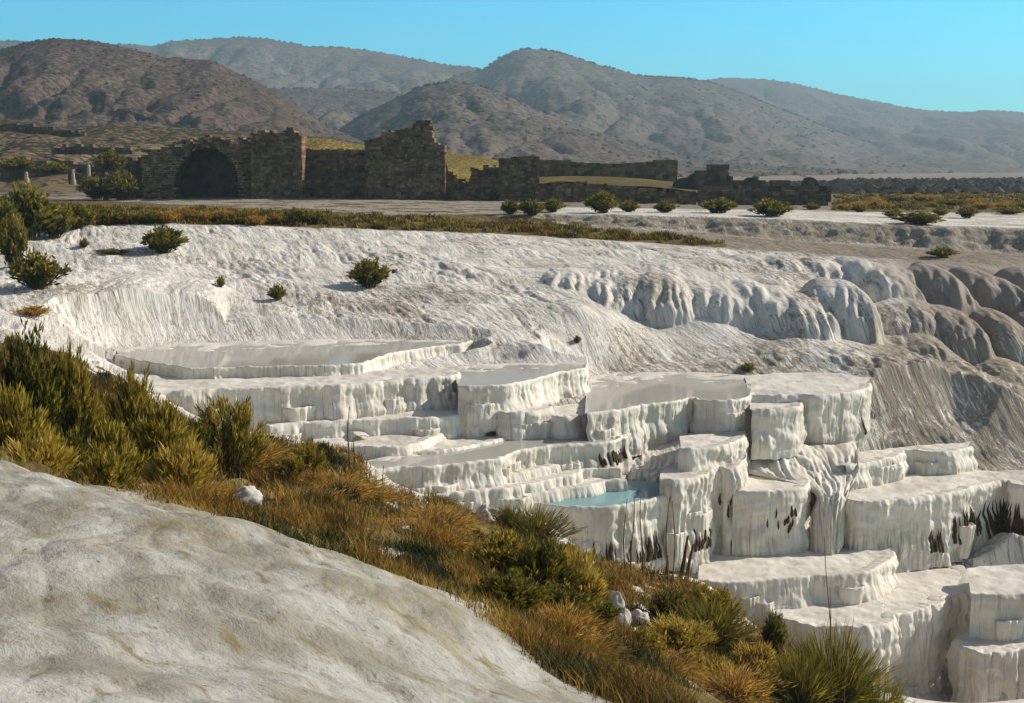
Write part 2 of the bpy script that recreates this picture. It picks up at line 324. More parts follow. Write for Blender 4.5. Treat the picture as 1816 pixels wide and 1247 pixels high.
# name: rim (photo pixels, left to right along the front edge), level below the eye, back edge, drop, water, dark drips, label
POOLS = [
 dict(rim=[(205,630),(250,641),(318,651),(345,655),(450,652),(560,650),(640,646),(652,642),(690,629),(735,621),(795,613),(815,611),(836,606)], H=10.5, back=[(205,622),(300,613),(420,607),(640,603),(838,606)], drop=.75, water='g', label="uppermost wide shallow pool below the smooth slope, low grey rim on the left"),
 dict(rim=[(236,700),(285,697),(350,694),(460,690),(560,686),(640,682),(700,675),(770,671),(806,667),(814,661)], H=11.05, back=[(250,664),(450,664),(650,659),(815,652)], drop=1.7, mini=5, label="long terrace with a tall fluted grey wall, left of centre", scal=.16),
 dict(rim=[(812,686),(850,686),(894,684),(945,674),(952,672),(986,663),(1030,655),(1040,652),(1041,648)], H=11.25, back=[(800,652),(900,646),(1000,645),(1041,645)], drop=1.6, water='g', mini=2, label="narrow still pool with a bright fluted right end, upper middle"),
 dict(rim=[(478,757),(500,754),(560,750),(640,747),(700,744),(780,741),(850,733),(884,728),(890,722)], H=12.75, back=[(470,735),(650,728),(800,722),(892,716)], drop=.95, mini=4, label="low ledge directly under the tall fluted grey wall"),
 dict(rim=[(480,771),(500,768),(545,764),(590,763),(625,768),(634,774)], H=13.3, back=[(478,758),(560,752),(640,752)], drop=.9, mini=2, label="small lobed ledge beside the dark oleander bush"),
 dict(rim=[(884,731),(905,733),(940,731),(970,726),(978,722)], H=12.6, back=[(884,716),(940,710),(980,706)], drop=1.1, mini=2, label="short drip-hung ledge below the bright fluted end"),
 dict(rim=[(980,738),(1000,741),(1040,737),(1075,733),(1084,736),(1087,728)], H=12.9, back=[(982,722),(1040,716),(1085,714)], drop=.95, label="smooth white rounded ledge at the foot of the big flat terrace", scal=.04),
 dict(rim=[(1040,735),(1088,729),(1139,720),(1187,714),(1232,706),(1240,711),(1280,712),(1312,710),(1328,704),(1334,697)], H=12.6, back=[(1042,668),(1150,662),(1250,662),(1334,668)], drop=1.8, water='g', mini=3, label="broad flat terrace in the centre with misty water and a square grey corner", scal=.10),
 dict(rim=[(1330,702),(1380,702),(1421,701),(1450,702),(1503,697),(1538,689),(1543,680)], H=12.6, back=[(1320,668),(1400,662),(1480,664),(1545,672)], drop=2.8, stain=.5, drips=[(.70,.74),(.86,.99)], taper=.16, label="flat grey terrace with a tall inward-leaning wall and dark drips, right end", scal=.06),
 dict(rim=[(1332,728),(1370,727),(1405,724),(1418,720),(1421,712)], H=13.0, back=[(1330,712),(1380,709),(1421,705)], drop=2.0, taper=.12, label="plain smooth block projecting under the flat right-hand terrace", scal=.03),
 dict(rim=[(556,797),(600,795),(632,793),(670,794),(713,793),(745,785),(781,771),(790,768)], H=13.55, back=[(556,778),(632,772),(700,768),(790,762)], drop=.45, label="thin white shelf, topmost of the low steps above the reeds"),
 dict(rim=[(572,811),(632,806),(690,805),(737,803),(790,799),(870,784),(930,770)], H=13.9, back=[(572,800),(632,796),(737,794),(800,776),(930,762)], drop=.5, label="second thin white shelf above the reeds"),
 dict(rim=[(630,838),(680,833),(716,829),(760,829),(815,823),(843,820),(884,814),(905,806),(928,799),(975,792),(1030,789),(1077,785),(1108,776),(1113,768)], H=14.0, back=[(630,822),(720,806),(800,792),(930,766),(1040,763),(1113,762)], drop=1.35, water='g', drips=[(.80,.93,'s')], stain=.35, mini=5, label="curved reflecting pool with a streaked olive wall on its right"),
 dict(rim=[(1205,796),(1225,797),(1270,793),(1308,783),(1318,775),(1320,768)], H=14.3, back=[(1205,776),(1270,770),(1320,766)], drop=1.6, label="narrow ledge below the square grey corner", scal=.06),
 dict(rim=[(655,862),(700,860),(760,859),(800,857),(850,851),(880,848),(905,842),(990,825)], H=14.9, back=[(655,832),(760,832),(905,818),(1000,812)], drop=.55, stain=.25, mini=3, label="low step with short olive stains just above the orange grass"),
 dict(rim=[(655,882),(730,880),(800,877),(868,870),(910,866),(968,853),(1020,842),(1036,834),(1100,832)], H=15.25, back=[(655,862),(800,858),(900,848),(1036,826),(1100,822)], drop=.6, mini=3, label="long low step with a beaded white rim winding to the left", scal=.14),
 dict(rim=[(790,893),(850,888),(900,884),(968,872),(1040,862),(1070,855),(1110,852)], H=15.7, back=[(790,884),(900,868),(1040,848),(1110,846)], drop=.45, label="lowest small step, its rim bordering the blue pool"),
 dict(rim=[(878,893),(905,894),(934,893),(1000,899),(1040,901),(1084,899),(1139,890),(1170,882),(1184,876),(1186,866)], H=16.2, back=[(880,880),(940,874),(1068,857),(1134,855),(1186,858)], drop=3.3, water='b', stain=.7, drips=[(.42,.80),(.82,.95)], label="bright turquoise pool above a tall grey wall with brown drips", scal=.07),
 dict(rim=[(1170,852),(1195,852),(1235,847),(1262,838),(1266,830),(1290,832),(1310,826),(1316,815)], H=15.4, back=[(1172,830),(1235,818),(1270,812),(1316,808)], drop=4.2, stain=.55, drips=[(.2,.45),(.62,.9,'m')], scal=.22, flute=.10, mini=4, label="tall ribbed pillar of white drapery right of the blue pool"),
 dict(rim=[(1300,872),(1340,873),(1380,871),(1414,868),(1430,862),(1436,852)], H=16.6, back=[(1300,838),(1360,830),(1436,836)], drop=3.6, stain=.3, drips=[(.28,.55,'m')], label="square dry pool block with a smooth pale wall, right of the ribbed pillar", scal=.04),
 dict(rim=[(1500,828),(1522,824),(1560,817),(1600,805),(1606,799),(1660,803),(1700,799),(1722,793)], H=16.1, back=[(1500,808),(1560,799),(1640,791),(1722,785)], drop=1.0, mini=3, label="fluted step at the back of the wide dry terrace on the right"),
 dict(rim=[(1498,884),(1515,889),(1540,891),(1600,886),(1660,879),(1701,871),(1742,860),(1785,852),(1800,860),(1850,862),(1920,855)], H=17.4, back=[(1500,850),(1560,842),(1640,838),(1740,836),(1920,836)], drop=3.4, stain=.8, drips=[(.30,.36),(.40,.56,'s'),(.58,.98,'l'),(.7,.95,'l')], mini=1, label="wide dry terrace on the right edge, black drips down its wall", scal=.12),
 dict(rim=[(1236,1030),(1262,1033),(1302,1034),(1360,1029),(1428,1024),(1437,1022),(1490,1020),(1537,1015),(1566,1000),(1587,985),(1580,978)], H=20.0, back=[(1240,985),(1330,976),(1440,970),(1540,965),(1585,972)], drop=1.5, mini=3, label="broad sunlit white platform with a straight low wall", scal=.05),
 dict(rim=[(1362,1082),(1387,1098),(1435,1110),(1486,1113),(1540,1111),(1575,1105),(1590,1092),(1613,1086),(1667,1071),(1674,1058),(1704,1054),(1720,1044),(1721,1018),(1700,1002)], H=21.4, back=[(1364,1076),(1420,1072),(1470,1068),(1530,1048),(1558,1040),(1590,1000),(1610,990),(1640,985),(1700,992)], drop=5.2, scal=.22, flute=.07, mini=8, label="rounded lowest platform with long hanging folds, lower right"),
 dict(rim=[(1722,1054),(1760,1056),(1800,1055),(1900,1050)], H=20.6, back=[(1715,1010),(1760,1005),(1900,1000)], drop=3.2, mini=2, label="plain ledge cut by the right edge of the picture, low down"),
 dict(rim=[(1702,1128),(1708,1146),(1738,1160),(1780,1159),(1815,1152),(1850,1142),(1900,1132)], H=22.8, back=[(1706,1112),(1740,1110),(1800,1108),(1900,1105)], drop=4.5, scal=.24, flute=.07, label="rounded hanging lobe of travertine in the bottom right corner"),
]
def resample(P, step=None, n=None, smooth=0):
    P = np.asarray(P, float)
    # Catmull-Rom through the points
    Q = [P[0]]
    for i in range(len(P)-1):
        p0 = P[max(i-1, 0)]; p1 = P[i]; p2 = P[i+1]; p3 = P[min(i+2, len(P)-1)]
        for t in np.linspace(0, 1, 9)[1:]:
            Q.append(.5*((2*p1)+(-p0+p2)*t+(2*p0-5*p1+4*p2-p3)*t*t+(-p0+3*p1-3*p2+p3)*t**3))
    Q = np.array(Q); d = np.concatenate([[0], np.cumsum(np.hypot(*np.diff(Q, axis=0).T))])
    if n is None: n = max(8, int(d[-1]/step))
    s = np.linspace(0, d[-1], n)
    return np.stack([np.interp(s, d, Q[:, 0]), np.interp(s, d, Q[:, 1])], 1), s
for p in POOLS:
    p['H'] *= K
    x, y, z = atH([q[0] for q in p['rim']], [q[1] for q in p['rim']], p['H']); p['R'] = np.stack([x, y], 1)
    x, y, z = atH([q[0] for q in p['back']], [q[1] for q in p['back']], p['H']); p['B'] = np.stack([x, y], 1)

# draped flowstone: hooded lobes (left, right, top, foot in photo pixels; distance) that the ground sheet is shaped by
HOODS = []
def add_hood(xl, xr, yt, yb, D, skew=.12, fl=1.0, back=6.0, df=1.0, sink=0.0, wd=1.25):
    xc = (xl+xr)/2; o = [float(q) for q in atD(xc, yt, D)]; w = (xr-xl)/2/F*D*wd; dp = min(w, 3.0)*df
    HOODS.append(dict(o=o, w=w, dp=dp, hgt=o[2]-(EYE-(yb-YH)/F*(D-dp)), back=back, skew=skew, fl=fl, sink=sink))
for a in [(1296,1372,456,520,123),(1362,1440,458,528,122),(1430,1506,460,532,121),(1492,1570,460,538,121),(1215,1312,466,532,121),(1130,1240,470,536,120),(1030,1140,476,545,118),(960,1060,480,540,117),
     (1040,1110,500,566,113),(1078,1160,490,564,114),(1128,1226,488,580,112.5),(1205,1280,504,568,113),(1258,1326,508,574,112),(1306,1378,502,588,111.5),(1352,1418,514,595,110),(1390,1478,528,608,108.5),(1446,1520,500,604,110.5),(1484,1556,504,622,109)]:
    add_hood(*a, fl=1.55, sink=.1, wd=1.2)
hr = random.Random(31)
for k in range(34):                              # smaller irregular folds between and on the big ones
    xm = hr.uniform(1000, 1545); ww = hr.uniform(13, 34); t = hr.random(); yt = np.interp(xm, [1000, 1200, 1400, 1550], [486, 478, 468, 464])+t*62+hr.uniform(-8, 8)
    add_hood(xm-ww, xm+ww, yt, yt+hr.uniform(40, 95), np.interp(t, [0, 1], [119.5, 110.3])+hr.uniform(-1.2, 1.2), fl=hr.uniform(.9, 1.7), sink=hr.uniform(-.1, .55), wd=1.15, skew=hr.uniform(.0, .3), back=hr.uniform(2.5, 6))
for a in [(1530,1628,474,562,117),(1545,1685,534,610,112),(1618,1722,476,582,117),(1700,1790,480,576,119),(1655,1752,554,657,109),(1742,1830,558,652,110),(1795,1890,480,570,120),(1612,1690,598,654,106),(1640,1690,470,540,119),(1570,1625,470,530,119),(1700,1745,560,640,111),(1780,1830,500,580,116),(1570,1630,600,660,107),(1690,1740,640,700,102),(1870,1980,482,600,120),(1820,1930,560,660,110),(1750,1850,648,706,103)]:
    add_hood(*a, fl=1.5, skew=.2, wd=1.10)
add_hood(-40, 140, 505, 640, 92, fl=.9, skew=.3, back=12, sink=.9, df=1.2); add_hood(70, 250, 490, 638, 95, fl=1.0, skew=.3, back=14, sink=.9, df=1.2); add_hood(180, 342, 500, 624, 97, fl=1.0, skew=.3, back=14, sink=.8, df=1.1)
def hood_height(x, y, h, seed):
    xo, yo, zo = h['o']; w = h['w']; yl = y-yo
    wp = .35*perlin(x/2, y/2.5, 501)
    fl_ = h['fl']*(.85*(billow2(x/2.1+wp, y/16+seed, 502)-.5)+.42*(billow2(x/.66+wp, y/9+seed, 503)-.4)+.14*(billow(x/.26, y/4, 504)-.5)+.22*fbm(x/1.1, y/1.1, 505, 4))
    s0 = (h['back']-yl)/(h['back']+h['dp']); yl = yl+fl_*sstep(.15, .6, s0)*(1-.7*sstep(.75, 1.0, s0))
    Sa = np.clip((h['back']-yl)/(h['back']+h['dp']), 0, 1)
    un = (x-xo-h['skew']*h['hgt']*Sa**2)/w; u = np.clip(un, -1, 1); e = np.clip(1-np.abs(u)**2.6, 0, 1)**.5
    S = (h['back']-yl)/(h['back']+h['dp']*np.maximum(e, .05)); ok = (S > 0) & (S < 1) & (np.abs(un) < 1)
    C_ = np.cos(np.arcsin(np.clip(S, 0, 1)**(1/.85)))**.75
    return np.where(ok, zo-h['sink']-(h['hgt']+.6)*(1-C_)*(.35+.65*e)-.45*h['hgt']*(1-e)-.12*h['hgt']*u*u-.1*(billow2(x/.62+wp, y/5, 503)-.4), -1e3)

# ------------------------------------------------------------------ ground: control points (photo x, photo y, distance) -> thin plate through them
CP_ = [ # near mound
 (0,1247,7),(500,1247,8.2),(900,1247,10.4),(1080,1247,12),(0,1040,10.5),(400,1060,11.2),(700,1130,11.6),(200,940,14),(0,822,19.5),(150,862,18),
 (280,888,17.2),(400,920,16.5),(570,975,15.5),(700,1020,14.8),(800,1062,14.2),(900,1120,13.6),(980,1180,13),(-400,900,14),(-400,780,24),(-300,1200,8),
 # hidden side of the mound and the grassy slope
 (0,862,28),(-300,850,33),(150,900,27),(400,955,25),(570,1010,23.5),(700,1060,22.5),(800,1105,22),(980,1230,21),(1080,1300,20),(1300,1420,20),(1600,1600,20),(1900,1700,22),
 (0,800,45),(-300,760,48),(430,885,43),(640,800,73),(500,790,70),(640,900,49),(800,900,66),(850,980,47),(850,1010,35),(1000,1000,68),(1030,1100,39),(1100,1090,53),
 (1250,1035,70),(1250,1130,54),(1400,1160,66),(1600,1255,68),(1500,1330,46),(1800,1420,50),(250,760,55),(300,850,37),(200,700,68),(300,692,80),
 (0,640,70),(-300,700,55),(-300,620,75),(1750,1260,70),(1900,1200,74),(2100,1200,80),
 # left bulge and the long smooth slope
 (160,634,84),(250,622,91),(330,613,96),(200,560,97),(300,560,102),(120,490,106),(250,500,110),(0,500,108),(0,450,122),(-200,480,116),(-200,560,90),(60,560,90),
 (420,604,98),(640,600,98),(838,604,98),(500,500,115),(500,555,104),(655,500,116),(700,560,105),(850,570,104),(900,510,116),(1050,560,106),(1000,610,98),(1050,650,93),(900,630,96),
 (400,450,126),(800,450,130),(640,540,108),(800,520,112),
 # right-hand cascades
 (1100,470,125),(1150,490,119),(1150,572,111),(1250,480,121),(1260,570,110),(1350,478,122),(1350,585,109),(1430,480,122),(1440,595,107),(1500,492,121),(1520,607,107),
 (1600,470,131),(1640,485,126),(1650,570,117),(1600,575,113),(1750,480,128),(1740,560,119),(1690,560,115),(1720,645,108),(1816,520,124),(1816,640,112),(1900,640,115),(1900,520,128),
 (1050,652,101),(1150,655,101.5),(1200,640,104),(1300,648,102),(1400,640,102),(1500,655,100),(1580,690,97),(1620,660,99),(1700,700,97),(1650,740,91),(1800,740,94),(1816,800,89),(1600,775,95),(1730,780,89),(1900,780,94),
 (1340,765,92),(1420,800,89),(1500,826,86.5),(1440,890,81),(1480,955,79),(1500,900,81),(1560,970,79),
 # plateau
 (100,402,136),(-200,405,134),(300,398,138),(600,407,140),(900,418,141),(1200,440,138),(1400,452,137),(1600,465,134),(1816,475,131),(2050,485,130),
 (200,372,170),(600,372,172),(900,384,165),(0,380,160),(1000,397,155),(1200,409,152),(1400,426,150),(1600,439,148),(1816,452,146),(2050,462,146)]
CPR = [(200,357,230),(600,352,240),(900,357,236),(1400,365,228),(1816,372,200),(-200,360,225),(2050,374,200),(200,335,320),(1000,330,420),(1816,326,420),(-300,330,420),(2100,326,420)]
def raise_(px): return np.interp(px, [600, 800, 1000, 1200, 1400, 1600, 1816, 2100], [0, .2, .75, 1.15, 1.7, 2.0, 2.5, 2.7])
pts = []
for px, py, D in CP_:
    x, y, z = atD(px, py, D); pts.append((x, y, EYE-z))
for px, py, D in CPR:
    x, y, z = atD(px, py, D); pts.append((x, y, EYE-z+raise_(px)))
for x in (-500, 0, 500):
    pts += [(x, 1500, 5.0), (x*4, 5000, 6.0)]
pts += [(0, 0, 1.65), (-6, 0, 1.2), (6, 0, 3.2), (14, 3, 6.0), (0, -5, 1.3), (-9, 4, 1.1), (12, 12, 6.5)]
for p in POOLS:                                 # foot of every wall
    R, _ = resample(p['R'], n=7); d = np.gradient(R, axis=0); nn = np.stack([d[:, 1], -d[:, 0]], 1); nn /= np.linalg.norm(nn, axis=1)[:, None]
    for q in (1, 3, 5):
        c = R[q]+nn[q]*.7; pts.append((c[0], c[1], p['H']+min(p['drop'], 3.5)*.92))
pts = np.array(pts, float)
OFF = 25.0
def su(x, y): return np.stack([np.asarray(x)/(np.asarray(y)+OFF)*1.0, np.log(np.asarray(y)+OFF)], -1)
C = su(pts[:, 0], pts[:, 1])
def U(r2): return r2*np.log(r2+1e-12)
n = len(C); A = np.zeros((n+3, n+3)); d2 = ((C[:, None]-C[None])**2).sum(-1)
A[:n, :n] = U(d2)+np.eye(n)*2e-5; A[:n, n] = 1; A[:n, n+1:] = C; A[n, :n] = 1; A[n+1:, :n] = C.T
wts = np.linalg.solve(A, np.concatenate([pts[:, 2], np.zeros(3)]))
def tps(x, y):
    q = su(x, y).reshape(-1, 2); o = np.empty(len(q))
    for i in range(0, len(q), 60000):
        b = q[i:i+60000]; r2 = (b[:, None, 0]-C[None, :, 0])**2+(b[:, None, 1]-C[None, :, 1])**2
        o[i:i+60000] = U(r2)@wts[:n]+wts[n]+b@wts[n+1:]
    return o.reshape(np.shape(x))
def rows():
    ys = [-6.0]
    def dy(y):
        if y < 5.5: return .5
        if y < 20: return .075
        if y < 60: return .22
        if y < 118: return .125
        if y < 168: return .26
        if y < 262: return 1.1
        if y < 600: return 6.0
        return y*.13
    while ys[-1] < 9000: ys.append(ys[-1]+dy(ys[-1]))
    return np.array(ys)
YS = rows()
AS = np.concatenate([np.linspace(-.9, -.34, 26)[:-1], np.linspace(-.34, .34, 840), np.linspace(.34, .9, 26)[1:]])
GY, GA = np.meshgrid(YS, AS, indexing='ij'); GX = GA*(GY+OFF)
Hs = tps(GX, GY)
Hs = np.where(GY > 600, np.minimum(Hs, 7.0), Hs); Hs = np.where(GY > 600, np.maximum(Hs, 4.5), Hs)
PX, PY = proj(GX, GY, EYE-Hs)
bank_y = np.interp(PX, [800, 1000, 1200, 1400, 1600, 1816, 2100], [157, 156.5, 154, 152, 150, 148, 148])
bank_y = bank_y + 1.2*perlin(GX/6, GX*0+3.1, 5)+.5*perlin(GX/1.7, GX*0+7, 6)
Hs = Hs - raise_(PX)*sstep(-1.8, 2.8, GY-bank_y)
PX, PY = proj(GX, GY, EYE-Hs)
def inpoly(px, py, poly):
    r = np.zeros(px.shape, bool); m = len(poly); j = m-1
    for i in range(m):
        xi, yi = poly[i]; xj, yj = poly[j]
        c = ((yi > py) != (yj > py)) & (px < (xj-xi)*(py-yi)/((yj-yi)+1e-12)+xi); r ^= c; j = i
    return r
def blur(a, k):
    for _ in range(2):
        for ax in (0, 1):
            c = np.cumsum(np.pad(a, [(k+1, k) if q == ax else (0, 0) for q in (0, 1)], mode='edge'), axis=ax)
            a = (np.take(c, range(2*k+1, c.shape[ax]), ax)-np.take(c, range(0, c.shape[ax]-2*k-1), ax))/(2*k+1)
    return a
MOUND_EDGE = [(-500,760),(0,822),(150,862),(280,888),(400,920),(570,975),(700,1020),(800,1062),(900,1120),(980,1180),(1080,1247),(1200,1340)]
yedge = np.interp(PX, [q[0] for q in MOUND_EDGE], [q[1] for q in MOUND_EDGE])
near_edge = np.interp(PX, [-300, 0, 150, 400, 570, 800, 980, 1080, 1300], [21, 19.8, 18.4, 17, 15.9, 14.6, 13.4, 12.4, 10])
z_mound = 1.0*(GY < near_edge+.8)
SOIL = [(-600,520),(0,575),(130,615),(190,655),(285,725),(400,775),(480,782),(560,785),(640,815),(655,870),(800,888),(865,930),(900,950),(1010,965),(1060,985),(1150,1012),(1235,1040),(1290,1060),(1330,1110),(1400,1150),(1480,1200),(1560,1262),(1600,1400),(1000,2500),(-600,2500)]
soil = inpoly(PX, PY, SOIL) & (GY > near_edge+.5) & (GY < 78)
edge_line = np.interp(PX, [-300, 100, 300, 560, 900, 1200, 1400, 1600, 1816, 2100], [402, 400, 397, 404, 415, 434, 448, 462, 473, 485])
plateau = (PY < edge_line) & (GY > 118)
strip_top = np.interp(PX, [-300, 100, 560, 800, 1000, 1200, 1300], [340, 352, 376, 388, 400, 420, 436])
strip = plateau & (PY > strip_top) & (PX < 1290)
whitetop = plateau & (GY > bank_y+2.4) & (GY < 190) & (PX > 980)
whiteroad = plateau & (PX < 1000) & (PY > 350) & (PY < np.interp(PX, [0, 560, 1000], [362, 374, 392])) & ~strip
ochre = plateau & (PX > 1475) & (GY >= 188) & (GY < 450)
far = (GY > 250)
gravel = (plateau & ~whitetop).astype(float)*np.where(whiteroad, .82, 1.0)*np.where(np.abs(GY-bank_y-.5) < 3, np.where(PX > 950, .45, 1), 1)
tan = inpoly(PX, PY, [(1600,452),(1545,490),(1590,560),(1660,620),(1740,650),(2200,680),(2200,440)]) & (GY > 85)
bankband = np.exp(-((GY-bank_y-.8)/2.4)**2)*(PX > 950)
dirt_and_shade = .27+.9*bankband+.20*sstep(1000, 1500, PX)*sstep(570, 640, PY)*(GY > 86)+.28*np.exp(-((PX-750)/200)**2-((PY-540)/40)**2)+.10*sstep(1080, 1400, PX)*sstep(90, 105, GY)  # bank term paints dark specks for shadows and plants between its rocks
dirt_and_shade = dirt_and_shade+.38*sstep(1500, 1640, PX)*sstep(560, 640, PY)*(GY > 82)*(PY < 840)
dirt_and_shade = np.clip(dirt_and_shade*1.1+.04+.3*fbm(GX/7, GY/7, 91, 3), 0, 1)
for nm in ('soil', 'tan', 'ochre', 'strip'): globals()[nm] = globals()[nm].astype(float)
pl_ = plateau*(PX < 1050)*(GY < 232)*np.clip(.22+1.7*fbm(GX/9, GY/5, 93, 4), 0, .8)*(~whitetop)
holes = sstep(.22, .45, fbm(GX/2.4, GY/3.0, 94, 4))*(GY < 78)
soil_m = np.clip(blur(soil, 4)*(1-.9*holes)+blur(strip, 2)*.9+pl_, 0, 1); gravel_m = blur(gravel, 2); tan_m = blur(tan, 14); ochre_m = blur(ochre, 2); mound_m = blur(z_mound, 3)
# relief: travertine drapery flows downhill; billow noise gives round folds with sharp creases
phi = math.radians(23)
wx = .6*perlin(GX/9, GY/9, 31); wy = 1.2*perlin(GX/9, GY/9, 32)
fu = GX*np.cos(phi)+(GY-110)*np.sin(phi)+wx; fv = -GX*np.sin(phi)+(GY-110)*np.cos(phi)+wy
slope_zone = ((GY > 74) & (GY < 141)).astype(float)*(1-np.clip(soil_m, 0, 1))*(1-gravel_m)
slope_zone = blur(slope_zone, 3)
casc = np.exp(-((PX-1330)/260.)**4)*sstep(455, 500, PY)*(1-sstep(590, 640, PY))*(GY > 95)
block = sstep(1500, 1600, PX)*sstep(455, 490, PY)*(1-sstep(610, 680, PY))*(GY > 85)
lbulge = np.exp(-((PX-210)/130.)**4)*sstep(470, 540, PY)*(1-sstep(600, 640, PY))*(GY > 78)
gully = sstep(1350, 1600, PX)*sstep(590, 650, PY)*(1-sstep(790, 830, PY))*(GY > 88)
rmod = np.clip(.55+.9*fbm(GX/9, GY/12, 77, 2), .12, 1.5)
rel = .26*(billow(fu/2.4, fv/13, 41)-.5)*(.4+.6*rmod)+.17*(billow(fu/.8, fv/5, 42)-.5)*rmod+.09*fbm(fu/.45, fv/1.6, 43, 3)*rmod
rel = rel+.30*fbm(GX/7, GY/4, 44, 3)+.12*(billow(fu/3.5, fv/2.6, 45)-.5)*rmod
lob = 2.5*(billow2(fu/4.2, fv/10, 51)-.4)+.95*(billow2(fu/1.5, fv/11, 52)-.4)+.42*(billow2(fu/.55, fv/6, 53)-.4)
lob2 = 3.2*(billow2(fu/7.5, fv/9, 61)-.4)+.8*(billow2(fu/2.2, fv/9, 62)-.4)+.25*(billow(fu/.9, fv/3, 63)-.5)
lob3 = .8*(billow(fu/3.0, fv/9, 71)-.5)+.28*(billow(fu/.9, fv/5, 72)-.5)
lob4 = .75*(billow(fu/1.8, fv/22, 73)-.5)+.4*(billow(fu/.7, fv/14, 74)-.5)+.12*fbm(fu/.5, fv/4, 75, 3)
Z_BANK = (EYE-Hs)+.15*fbm(GX/5, GY/5, 88, 2)
disp = slope_zone*(rel*(1-.75*casc-.5*lbulge-.6*block-.45*gully)+.05*lob*casc+.05*lob2*block+.25*lob3*lbulge+.45*lob4*gully+gully*.30*fbm(GX/1.3, GY/1.3, 97, 4))
disp += mound_m*(.07*fbm(GX/2.2, GY/2.2, 81, 4)+.045*(billow(fu/.5, fv/1.1, 82)-.5)+.05*(billow(GX/1.4+.6*wy, GY/2.0, 83)-.5))
disp += np.clip(soil_m, 0, 1)*(GY < 80)*.35*fbm(GX/2.5, GY/2.5, 84, 3)
disp += gravel_m*(GY < 300)*.12*fbm(GX/3, GY/3, 85, 4)
disp += bankband*(.30*fbm(GX/2.6, GY/.7, 86, 4)+.22*(billow(GX/4+.5*wy, (Z_BANK)/.35, 87)-.5))
Z = EYE-Hs
dzx = np.gradient(Z, axis=1)/np.gradient(GX, axis=1); dzy = np.gradient(Z, axis=0)/np.gradient(GY, axis=0)
nl = np.sqrt(1+dzx**2+dzy**2); cl = lambda a: np.clip(a, -1.5, 1.5)
X3 = GX-cl(dzx)/nl*disp; Y3 = GY-cl(dzy)/nl*disp; Z3 = Z+disp/nl
for q, h in enumerate(HOODS):
    xo, yo, _ = h['o']; r0, r1 = np.searchsorted(YS, [yo-h['dp']-2.5, yo+h['back']+1]); am = (xo-h['w']*2.2)/(yo+OFF), (xo+h['w']*2.2+h['skew']*h['hgt'])/(yo+OFF); c0, c1 = np.searchsorted(AS, [am[0]-.01, am[1]+.01]); s = np.s_[r0:r1, c0:c1]
    hh = hood_height(X3[s], Y3[s], h, q*1.7); m = hh > -500; k_ = 3.0; dd = np.abs(np.clip((hh-Z3[s])*k_, -30, 30))
    Z3[s] = np.where(m, np.maximum(Z3[s], hh)+np.where(dd < 29, np.log1p(np.exp(-dd))/k_*.4, 0), Z3[s])
hz_ = blur(np.clip(casc+block+lbulge+gully, 0, 1), 8)
for _ in range(1):
    zb_ = Z3.copy(); zb_[1:-1, 1:-1] = (Z3[1:-1, 1:-1]*4+2*(Z3[:-2, 1:-1]+Z3[2:, 1:-1]+Z3[1:-1, :-2]+Z3[1:-1, 2:])+Z3[:-2, :-2]+Z3[2:, 2:]+Z3[:-2, 2:]+Z3[2:, :-2])/16; Z3 = Z3+(zb_-Z3)*hz_
def segdist(x, y, P):
    best = np.full(x.shape, 1e9)
    for a, b in zip(P[:-1], P[1:]):
        d = b-a; t = np.clip(((x-a[0])*d[0]+(y-a[1])*d[1])/(d@d+1e-9), 0, 1); best = np.minimum(best, np.hypot(x-a[0]-t*d[0], y-a[1]-t*d[1]))
    return best
for p in POOLS:                                 # the ground stays under every basin, meets its back edge and the foot of its wall
    rim = resample(p['R'], n=36)[0]; bk = resample(p['B'], n=18)[0]
    poly = [tuple(q) for q in rim]+[tuple(q) for q in bk[::-1]]; al = np.array(poly)
    r0, r1 = np.searchsorted(YS, [al[:, 1].min()-4, al[:, 1].max()+17]); am = al[:, 0]/(al[:, 1]+OFF); c0, c1 = np.searchsorted(AS, [am.min()-.10, am.max()+.10])
    s = np.s_[r0:r1, c0:c1]; xx, yy = X3[s], Y3[s]
    ins = inpoly(xx, yy, poly); dr, db = segdist(xx, yy, rim), segdist(xx, yy, bk); zt = EYE-p['H']
    nz_ = .18*fbm(xx/2.5, yy/2.5, 140, 3)
    front = (~ins) & (dr < db) & (yy < np.interp(xx, bk[:, 0], bk[:, 1]))
    lim = np.where(ins, zt-.22, np.where(front, zt-min(p['drop'], 4.0)+.55*np.maximum(dr-.5, 0)+nz_*np.clip(dr, 0, 1), zt-.05+.24*np.minimum(db, dr)+.10*np.minimum(db, dr)**2+.5*rel[s]*np.clip(np.minimum(db, dr)/2, 0, 1)))
    near = ins | (np.minimum(dr, db) < np.where(front, 3.5, 13.0))
    Z3[s] = np.where(near, np.minimum(Z3[s], lim), Z3[s])
ground = mesh("ground", np.stack([X3, Y3, Z3], -1).reshape(-1, 3), gridfaces(*GX.shape), M_GROUND,
     uv=np.stack([fu, fv-.7*(Z3-Z)], -1).reshape(-1, 2),
     attrs=dict(dirt_and_shade=dirt_and_shade.ravel(), tan=tan_m.ravel(), mound=mound_m.ravel(), gravel=gravel_m.ravel(), soil=soil_m.ravel(), ochre=ochre_m.ravel()))
tag(ground, kind='structure')
def gz(x, y):
    y = np.asarray(y, float); a = np.asarray(x, float)/(y+OFF)
    i = np.clip(np.searchsorted(YS, y)-1, 0, len(YS)-2); j = np.clip(np.searchsorted(AS, a)-1, 0, len(AS)-2)
    fy = (y-YS[i])/(YS[i+1]-YS[i]); fa = (a-AS[j])/(AS[j+1]-AS[j])
    return (Z3[i, j]*(1-fy)*(1-fa)+Z3[i+1, j]*fy*(1-fa)+Z3[i, j+1]*(1-fy)*fa+Z3[i+1, j+1]*fy*fa)
TS = np.exp(np.linspace(math.log(5), math.log(500), 2500))
